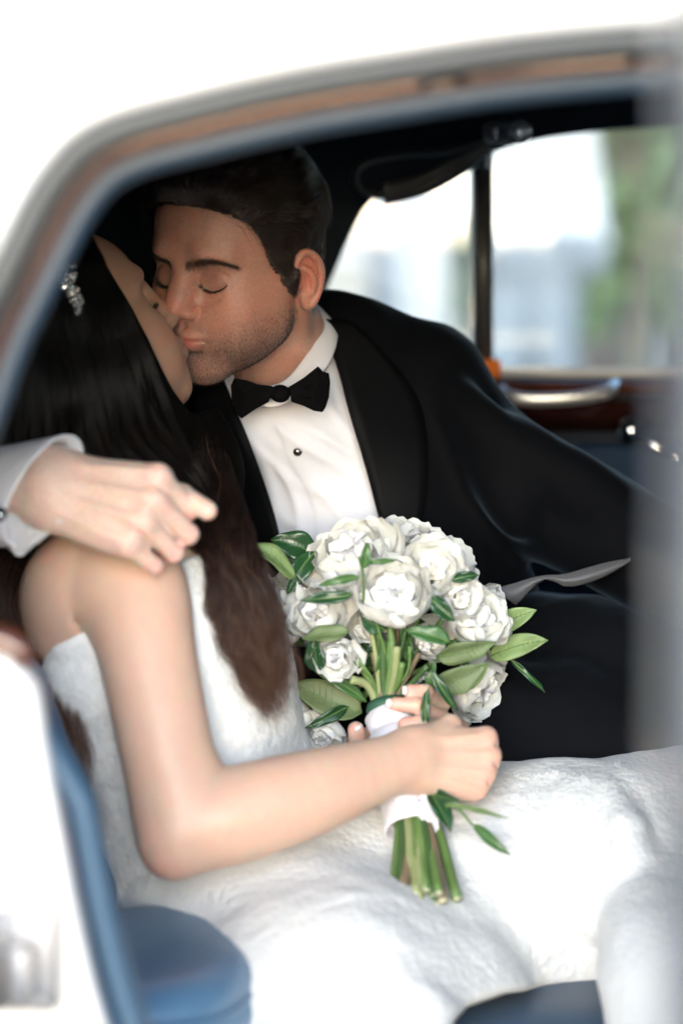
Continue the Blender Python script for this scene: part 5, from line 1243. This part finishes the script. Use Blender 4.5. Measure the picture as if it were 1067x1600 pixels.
V, F = tube(np.array([hsurf(*cl[k]) if hsurf(*cl[k]) is not None else P(*cl[k], -.08) for k in range(0, 60, 10)]) + np.array([0, -.002, 0]), .0018, 6); link('comb_spine', mesh('comb_spine', V, F), M_cry, comb)
# ------------------------------------------------------------------ bouquet
M_petal = mat('white_petal', (.80, .81, .77), .5, sss=.003, sssr=(1, 1, .8), bump=[('noise', 60, .25, .002)], var=(25, .03)); M_heart = mat('cream_petal', (.80, .77, .66), .6, sss=.003, sssr=(1, .95, .7), var=(25, .05))
def leafmat(name, c, rough=.38):
    return mat(name, c, rough, spec=.5, bump=[('noise', 120, .3, .001)], var=(18, .18))
M_lf = {'dark': leafmat('dark_leaf', (.020, .065, .022), .28), 'mid': leafmat('green_leaf', (.05, .125, .035)), 'olive': leafmat('olive_leaf', (.13, .18, .075), .6), 'light': leafmat('light_leaf', (.21, .30, .11), .5)}
M_stem = leafmat('green_stem', (.11, .19, .05), .5); M_stem2 = leafmat('brown_stem', (.17, .13, .08), .6); M_stem3 = leafmat('pale_stem', (.24, .28, .12), .6); M_stem4 = leafmat('deep_stem', (.05, .10, .03), .5); MS = [M_stem, M_stem2, M_stem3, M_stem4, M_stem]; M_rib = mat('white_ribbon', (.78, .77, .83), .5, sheen=.3, bump=[('noise', 40, .3, .004)])
bq = tag(empty('bouquet', tuple(P(640, 1300, -.14))), 'bouquet of white peonies and roses with green leaves and ribboned stems', 'bouquet')
hub = P(606, 1085, -.150)
def petal_mesh(name, L, W, cup, curl, ruf, seed, nu=11, nv=9, notch=.0):
    """petal growing along +z, cupped towards +y"""
    rs = np.random.RandomState(seed); V = []; ph = rs.uniform(0, 6, 4)
    for j in range(nv):
        v = j / (nv - 1)
        wd = W * (.18 + .82 * math.sin(min(1, v * 1.05) * math.pi * .62) ** .8) * (1 - .28 * max(0, v - .75) / .25)
        for i in range(nu):
            u = i / (nu - 1) * 2 - 1; edge = v ** 2.2
            z = L * v * (1 - .10 * u * u * edge) - L * notch * math.exp(-(u / .18) ** 2) * edge + L * .035 * edge * math.sin(u * 7 + ph[0])
            x = wd * math.sin(u * cup * 1.0) / math.sin(max(cup, .2)); y = wd * (1 - math.cos(u * cup)) * .9 + L * (cup * .25 * math.sin(v * math.pi)) * 0 - L * curl * v ** 2.5 + ruf * edge * math.sin(u * 5 + ph[1]) + ruf * .5 * edge * math.sin(u * 9 + ph[2]) - .30 * L * math.sin(v * math.pi * .5) ** 2 * 0
            V.append((x, y + -.22 * L * math.sin(v * math.pi), z))
    F = [(j * nu + i, j * nu + i + 1, (j + 1) * nu + i + 1, (j + 1) * nu + i) for j in range(nv - 1) for i in range(nu - 1)]
    return np.array(V), F
PM = []
for k in range(8):
    V, F = petal_mesh('petal', 1.0, .52 + .06 * (k % 3), .95 + .15 * (k % 2), [.06, .18, -.04, .12][k % 4], .022 + .012 * (k % 3), k, notch=.05 * (k % 3))
    me = mesh('petal', V, F); me.materials.append(M_petal); me.polygons.foreach_set('use_smooth', [True] * len(me.polygons)); PM.append(me)
def flower(c, axis, rad, n_out, openness, seed, kind='peony', name='peony'):
    rs = np.random.RandomState(seed); z = nrm(axis); x = nrm(np.cross(z, [0.3, .2, 1]) if abs(z[2]) < .9 else np.cross(z, [1, 0, 0])); y = np.cross(z, x); Rm = np.stack([x, y, z], 1)
    parts = []
    nin = 16 if kind == 'peony' else 13
    for k in range(nin):
        f_ = k / nin; a = k * 2.4 + rs.randn() * .2; tl = (.10 + f_ * .50) * (1 if kind == 'peony' else .8) + rs.randn() * .05; L = rad * (.72 + .30 * f_)
        V, F = petal_mesh('p', L, L * (.30 + .16 * f_), 1.25 - .3 * f_, -.06 if kind == 'rose' else .02, rad * (.03 if kind == 'peony' else .010), seed * 50 + k, nu=8, nv=6, notch=.08 if kind == 'peony' else 0)
        V = V + np.array([0, -rad * (.05 + .16 * f_), 0]); V[:, 1] *= 1
        ct, st = math.cos(tl), math.sin(tl); V = V @ np.array([[1, 0, 0], [0, ct, -st], [0, st, ct]]) ; V[:, 1] = V[:, 1]
        ca, sa = math.cos(a), math.sin(a); V = V @ np.array([[ca, sa, 0], [-sa, ca, 0], [0, 0, 1]])
        parts.append((V @ Rm.T + c - z * rad * .45, F))
    V, F = join(*parts); fo = link(name, mesh(name, V, F), M_heart if kind == 'rose' else M_petal, bq)
    for k in range(n_out):
        f_ = k / max(1, n_out - 1); a = k * 2.4 + rs.randn() * .15; tl = openness * (.45 + .75 * f_) + rs.randn() * .07; L = rad * (1.05 + .20 * f_) * rs.uniform(.92, 1.08)
        o = bpy.data.objects.new('petal', PM[rs.randint(8)]); COL.objects.link(o)
        Rt = np.array(Matrix.Rotation(a, 3, 'Z') @ Matrix.Rotation(tl, 3, 'X')); m4 = np.eye(4); m4[:3, :3] = Rm @ Rt * L; off = Rm @ np.array(Matrix.Rotation(a, 3, 'Z')) @ np.array([0, -rad * .12, 0]); m4[:3, 3] = c - z * rad * .50 + off
        o.parent = fo; o.matrix_parent_inverse = worldm(fo).inverted(); o.matrix_basis = Matrix([list(map(float, r_)) for r_ in m4])
    # calyx cup
    V, F = tube(np.array([c - z * rad * .62, c - z * rad * .45]), [rad * .10, rad * .22], 8); link('calyx', mesh('calyx', V, F), M_stem, fo)
    return fo
PXM = .00061
FL = [ # px, py, Y, radius px, axis (x,y,z), outer petals, openness, kind
    (556, 874, -.130, 72, (-.30, -.45, .85), 16, .85, 'peony'), (628, 858, -.080, 66, (.1, -.3, .95), 12, .85, 'peony'), (694, 876, -.065, 52, (.45, -.4, .8), 10, .85, 'peony'),
    (676, 890, -.155, 48, (.15, -.8, .55), 10, .75, 'rose'), (616, 934, -.185, 62, (-.10, -.60, .60), 12, .62, 'peony'), (716, 938, -.155, 40, (.35, -.8, .5), 8, .7, 'rose'),
    (742, 972, -.140, 52, (.35, -.60, .50), 11, .62, 'peony'), (768, 950, -.055, 44, (.85, -.3, .3), 8, .85, 'peony'), (742, 1072, -.090, 56, (.75, -.50, -.30), 13, .80, 'peony'),
    (448, 955, -.110, 62, (-.65, -.45, .5), 13, .75, 'peony'), (502, 958, -.140, 50, (-.3, -.7, .5), 11, .65, 'peony'), (528, 1026, -.170, 34, (-.3, -.9, -.1), 12, .85, 'peony'),
    (464, 1112, -.105, 34, (-.7, -.5, -.5), 9, .75, 'peony'), (508, 1144, -.120, 38, (-.4, -.6, -.7), 10, .9, 'peony'), (576, 946, -.175, 15, (-.1, -.8, .4), 4, .4, 'rose'), (590, 978, -.128, 40, (0, -.8, .5), 8, .7, 'peony'), (668, 1000, -.122, 40, (.1, -.8, .5), 8, .7, 'peony')]
centers = []
for k, (a, b_, y, r_, ax_, no, op, kd) in enumerate(FL):
    c = P(a, b_, y); flower(c, np.array(ax_, float), r_ * PXM * 1.12, no, op, 100 + k, kd, kd); centers.append((c, nrm(ax_), r_ * PXM))
# stems from every flower down to the binding point, then spreading below it
dn = nrm(P(652, 1330, -.165) - P(604, 1100, -.125)); tie = P(625, 1190, -.140)
rs = np.random.RandomState(17)
for k, (c, z, r_) in enumerate(centers):
    off = rs.randn(3) * .006; off[1] *= .8
    V, F = tube(catmull([c - z * r_ * .6, (c - z * r_ * 1.3) * .55 + (hub + off) * .45 + np.array([0, .004, 0]), hub + off * 1.6 + np.array([0, 0, .02]), P(612, 1130, -.168) + off], 16), rs.uniform(.0020, .0034), 8); link('stem', mesh('stem', V, F), M_stem if k % 4 else M_stem2, bq)
fan = [(566, 1040), (548, 1062), (556, 1030), (584, 1020), (598, 1000), (606, 960), (620, 1010), (640, 1010), (655, 1020), (634, 980), (590, 985), (575, 960), (628, 1035), (612, 1020), (668, 1040)]
for k, (a, b_) in enumerate(fan):
    y0 = -.172 + rs.randn() * .008; off = np.array([(a - 606) * .00018, 0, 0]); V, F = tube(catmull([P(a, b_, y0 - .005), (P(a, b_, y0) + P(606 + (a - 606) * .3, 1090, -.170)) / 2 + rs.randn(3) * .002, P(604 + (a - 606) * .35, 1088, -.170), P(612 + (a - 606) * .3, 1130, -.176)], 12), rs.uniform(.0016, .0042), 8)
    link('stem', mesh('stem', V, F), MS[(k * 2) % 5], bq)
low = [(612, 1395), (622, 1402), (634, 1408), (646, 1412), (658, 1415), (668, 1412), (680, 1414), (692, 1408), (714, 1405), (640, 1400), (655, 1404), (676, 1400), (628, 1385), (664, 1392), (650, 1396), (686, 1396)]
for k, (a, b_) in enumerate(low):
    t0 = (a - 655) * .62 + 648; y1 = -.335 + rs.randn() * .008; rr = rs.uniform(.0030, .0052)
    V, F = tube(catmull([P(632 + (t0 - 648) * .5, 1230, -.225 + rs.randn() * .004), P(t0, 1300, -.275 + rs.randn() * .006), P(a, b_, y1)], 10), rr, 9); o = link('stem', mesh('stem', V, F), MS[(k * 3) % 5], bq)
    e = P(a, b_, y1); d = nrm(e - P(t0, 1300, -.275)); V, F = tube(np.array([e, e + d * .0006]), rr * .86, 9); link('cut_end', mesh('cut_end', V, F), mat('cut_wood', (.50, .50, .34), .8) if k == 0 else bpy.data.materials['cut_wood'], o)
# ribbon wrap
ax0, ax1 = P(606, 1106, -.168), P(640, 1296, -.258); c = catmull([ax0, P(612, 1140, -.180), P(622, 1200, -.208), P(632, 1255, -.238), ax1], 30)
rad = np.interp(np.linspace(0, 1, 30), [0, .1, .45, .75, 1], [.0195, .0225, .0205, .0215, .0265]) + .0007 * np.sin(np.arange(30) * 1.9)
V, F = sweep(c, circ(1, 28) * np.array([[1, .92]]), up=(0, -1, 0), scale=rad, caps=False); V = np.array(V) + (vnoise(np.array(V), 60, 8) * .0012)[:, None]
rb = link('ribbon_wrap', mesh('ribbon_wrap', V, F), M_rib, bq); md = rb.modifiers.new('s', 'SOLIDIFY'); md.thickness = .0016
T_, N_, B_ = frames(c, (0, -1, 0))
for k in range(5):  # overlapping turns of ribbon
    i0 = 3 + k * 5; a = np.linspace(-2.6, 2.6, 22); tilt = .35; L_ = []
    pts = np.array([c[i0] + (N_[i0] * math.cos(q_) + B_[i0] * math.sin(q_) * .92) * (rad[i0] + .0014) + T_[i0] * q_ * .0035 for q_ in a]); nn = nrm(pts - c[i0])
    V, F = sweep(pts, [(-.0004, -.010), (.0007, -.010), (.0007, .010), (-.0004, .010)], N=nn); link('ribbon_turn', mesh('ribbon_turn', V, F), M_rib, rb)
fl = SDF(); pad([(655, 1242), (672, 1240), (684, 1255), (686, 1290), (690, 1312), (668, 1296), (652, 1282)], -.262, .0015, .001, fl, (.0003, 0)); V, F = fl.mesh(P(640, 1330, -.31), P(700, 1225, -.20), .002); link('ribbon_tail', mesh('ribbon_tail', V, F), M_rib, rb)
V, F = sweep(c[:3] - T_[:3] * .006, circ(1, 24), up=(0, -1, 0), scale=np.array([.0195, .0215, .0215]), caps=False); o = link('green_binding', mesh('green_binding', V, F), mat('green_tape', (.03, .10, .06), .6), bq); md = o.modifiers.new('s', 'SOLIDIFY'); md.thickness = .001
# leaves
def leaf(bx, by, tx, ty, wpx, m, y0, y1, bend=.12, face=0.0, fold=.35, seed=0):
    a, t = P(bx, by, y0), P(tx, ty, y1); d = t - a; L = np.linalg.norm(d); d = d / L; n0 = np.array([.0, -1, .15]); side = nrm(np.cross(d, n0)); nn = np.cross(side, d); ca, sa = math.cos(face), math.sin(face); side, nn = side * ca + nn * sa, nn * ca - side * sa
    V = []; nv, nu = 13, 7; W = wpx * PXM / 2; rs = np.random.RandomState(seed); ph = rs.uniform(0, 6)
    for j in range(nv):
        v = j / (nv - 1); wd = W * (math.sin(math.pi * min(1, v ** .82)) ** .72) * (1 - .15 * v) + (.0006 if v < .9 else 0); wd = max(wd, .0002)
        ctr = a + d * L * v + nn * (-bend * L * (math.sin(v * math.pi) * -1)) + side * L * .05 * math.sin(v * 3 + ph)
        for i in range(nu):
            u = i / (nu - 1) * 2 - 1; V.append(ctr + side * u * wd + nn * (-(abs(u)) * wd * fold * -1 + .0016 * math.sin(v * 11 + ph + u * 3) * abs(u)) + nn * (.0006 if i == nu // 2 else 0) * -1)
    F = [(j * nu + i, j * nu + i + 1, (j + 1) * nu + i + 1, (j + 1) * nu + i) for j in range(nv - 1) for i in range(nu - 1)]
    o = link('leaf', mesh('leaf', V, F), M_lf[m], bq); md = o.modifiers.new('s', 'SOLIDIFY'); md.thickness = .0006
    mid = [np.array(V[j * nu + nu // 2]) for j in range(nv)]; Vt, Ft = tube(np.array(mid) - nn * -.0004, np.linspace(.0009, .0003, nv), 6); link('midrib', mesh('midrib', Vt, Ft), M_stem, o)
    # side veins, proud by a hair
    vp = []
    for j in range(2, nv - 2):
        for sg in (-1, 1):
            e = np.array(V[min(nv - 1, j + 1) * nu + (0 if sg < 0 else nu - 1)]); m_ = mid[j]; vp.append(tube(np.array([m_, m_ + (e - m_) * .85]) + nn * .0004, [.00030, .00012], 4))
    if wpx > 18: Vt, Ft = join(*vp); link('veins', mesh('veins', Vt, Ft), M_lf[m], o)
LV = [(768, 988, 838, 953, 36, 'light', -.10, -.11, .03, .1), (764, 1022, 856, 1004, 40, 'light', -.12, -.14, .03, .2), (800, 1030, 849, 1083, 9, 'dark', -.10, -.12, -.12, .2), (682, 1028, 775, 1004, 40, 'olive', -.165, -.17, .08, -.5),
      (680, 1075, 756, 1036, 46, 'olive', -.175, -.18, .06, -.2), (716, 1068, 764, 1040, 34, 'light', -.15, -.155, .04, .1), (462, 902, 374, 854, 40, 'light', -.135, -.14, .12, -.75), (492, 868, 424, 842, 50, 'dark', -.09, -.09, .08, -.2), (500, 880, 440, 868, 40, 'dark', -.08, -.08, .08, .3),
      (492, 862, 449, 928, 34, 'dark', -.11, -.13, .05, .1), (548, 925, 470, 942, 20, 'dark', -.20, -.205, -.06, -.2), (562, 905, 498, 912, 12, 'mid', -.215, -.21, -.10, .1), (566, 888, 575, 848, 17, 'mid', -.215, -.215, .05, -.1), (572, 882, 620, 872, 7, 'mid', -.215, -.22, -.15, .1),
      (706, 906, 748, 899, 17, 'dark', -.165, -.16, .08, -.1), (668, 936, 712, 968, 26, 'dark', -.200, -.205, .08, .1), (702, 1006, 634, 982, 30, 'mid', -.205, -.20, .06, -.4), (600, 986, 566, 962, 30, 'dark', -.185, -.19, .05, .2), (545, 985, 472, 1000, 32, 'olive', -.175, -.17, .08, -.6),
      (492, 1050, 490, 995, 34, 'dark', -.165, -.17, .05, .2), (566, 1112, 455, 1068, 62, 'olive', -.130, -.12, .05, -.35), (572, 1098, 492, 1048, 18, 'mid', -.15, -.155, .04, -.1), (545, 1108, 476, 1134, 20, 'dark', -.135, -.15, .10, .2), (665, 1132, 670, 1074, 14, 'dark', -.215, -.21, .04, .1),
      (672, 1050, 716, 1108, 16, 'dark', -.205, -.205, .06, .2), (672, 1090, 676, 1030, 16, 'mid', -.165, -.165, .05, .6), (676, 1236, 700, 1300, 30, 'dark', -.262, -.29, .05, .3), (668, 1238, 716, 1254, 22, 'dark', -.26, -.28, .08, -.3), (694, 1262, 796, 1274, 7, 'olive', -.28, -.30, .06, .2), (738, 1292, 798, 1332, 17, 'mid', -.29, -.305, .08, .1),
      (606, 1000, 590, 1060, 26, 'mid', -.175, -.17, .04, .2), (640, 1040, 634, 975, 22, 'mid', -.15, -.16, .04, .4), (560, 1050, 590, 1000, 20, 'dark', -.14, -.15, .04, .2), (470, 1010, 430, 960, 30, 'dark', -.08, -.08, .04, .2), (520, 1000, 545, 1060, 18, 'mid', -.12, -.13, .04, .2), (700, 1000, 730, 1045, 26, 'dark', -.12, -.12, .04, .2),
      (600, 960, 640, 1010, 30, 'dark', -.10, -.10, .04, .3), (560, 940, 600, 1000, 30, 'dark', -.10, -.10, .04, -.3), (640, 960, 690, 1020, 30, 'dark', -.11, -.11, .04, -.3), (600, 1040, 560, 990, 26, 'mid', -.12, -.12, .04, -.3)]
for k, L_ in enumerate(LV): leaf(*L_[:8], bend=L_[8], face=L_[9], seed=k)
for pts in ([(700, 1250, -.27), (706, 1258, -.28), (720, 1268, -.285), (738, 1290, -.29)], [(676, 1238, -.262), (690, 1250, -.27), (700, 1262, -.28)], [(566, 960, -.19), (568, 925, -.205), (566, 890, -.212), (560, 870, -.212)], [(568, 925, -.2), (590, 980, -.19), (606, 1040, -.17), (608, 1090, -.155)]):
    V, F = tube(catmull([P(*a) for a in pts], 14), .0014, 7); link('sprig', mesh('sprig', V, F), M_stem, bq)
# small white filler blossoms between the stems
for k, (a, b_) in enumerate([(632, 1010), (650, 996), (662, 1010), (618, 1050), (598, 1030), (576, 1000), (664, 1052), (648, 1060), (622, 990), (584, 985), (560, 985), (640, 1032), (690, 1020), (676, 1000)]):
    c = P(a, b_, -.125 + rs.randn() * .012); z = nrm([rs.randn() * .4, -1, rs.randn() * .4 + .2]); x = nrm(np.cross(z, [0, 0, 1])); y = np.cross(z, x); parts = []
    for j in range(5):
        V, F = petal_mesh('p', .0075, .0040, .8, .1, .0004, k * 9 + j, nu=5, nv=5); tl = 1.0; V = V @ np.array([[1, 0, 0], [0, math.cos(tl), -math.sin(tl)], [0, math.sin(tl), math.cos(tl)]]); q_ = j * 1.256; V = V @ np.array([[math.cos(q_), math.sin(q_), 0], [-math.sin(q_), math.cos(q_), 0], [0, 0, 1]]); parts.append((V @ np.stack([x, y, z], 1).T + c, F))
    link('small_blossom', mesh('small_blossom', *join(*parts)), M_petal, bq)
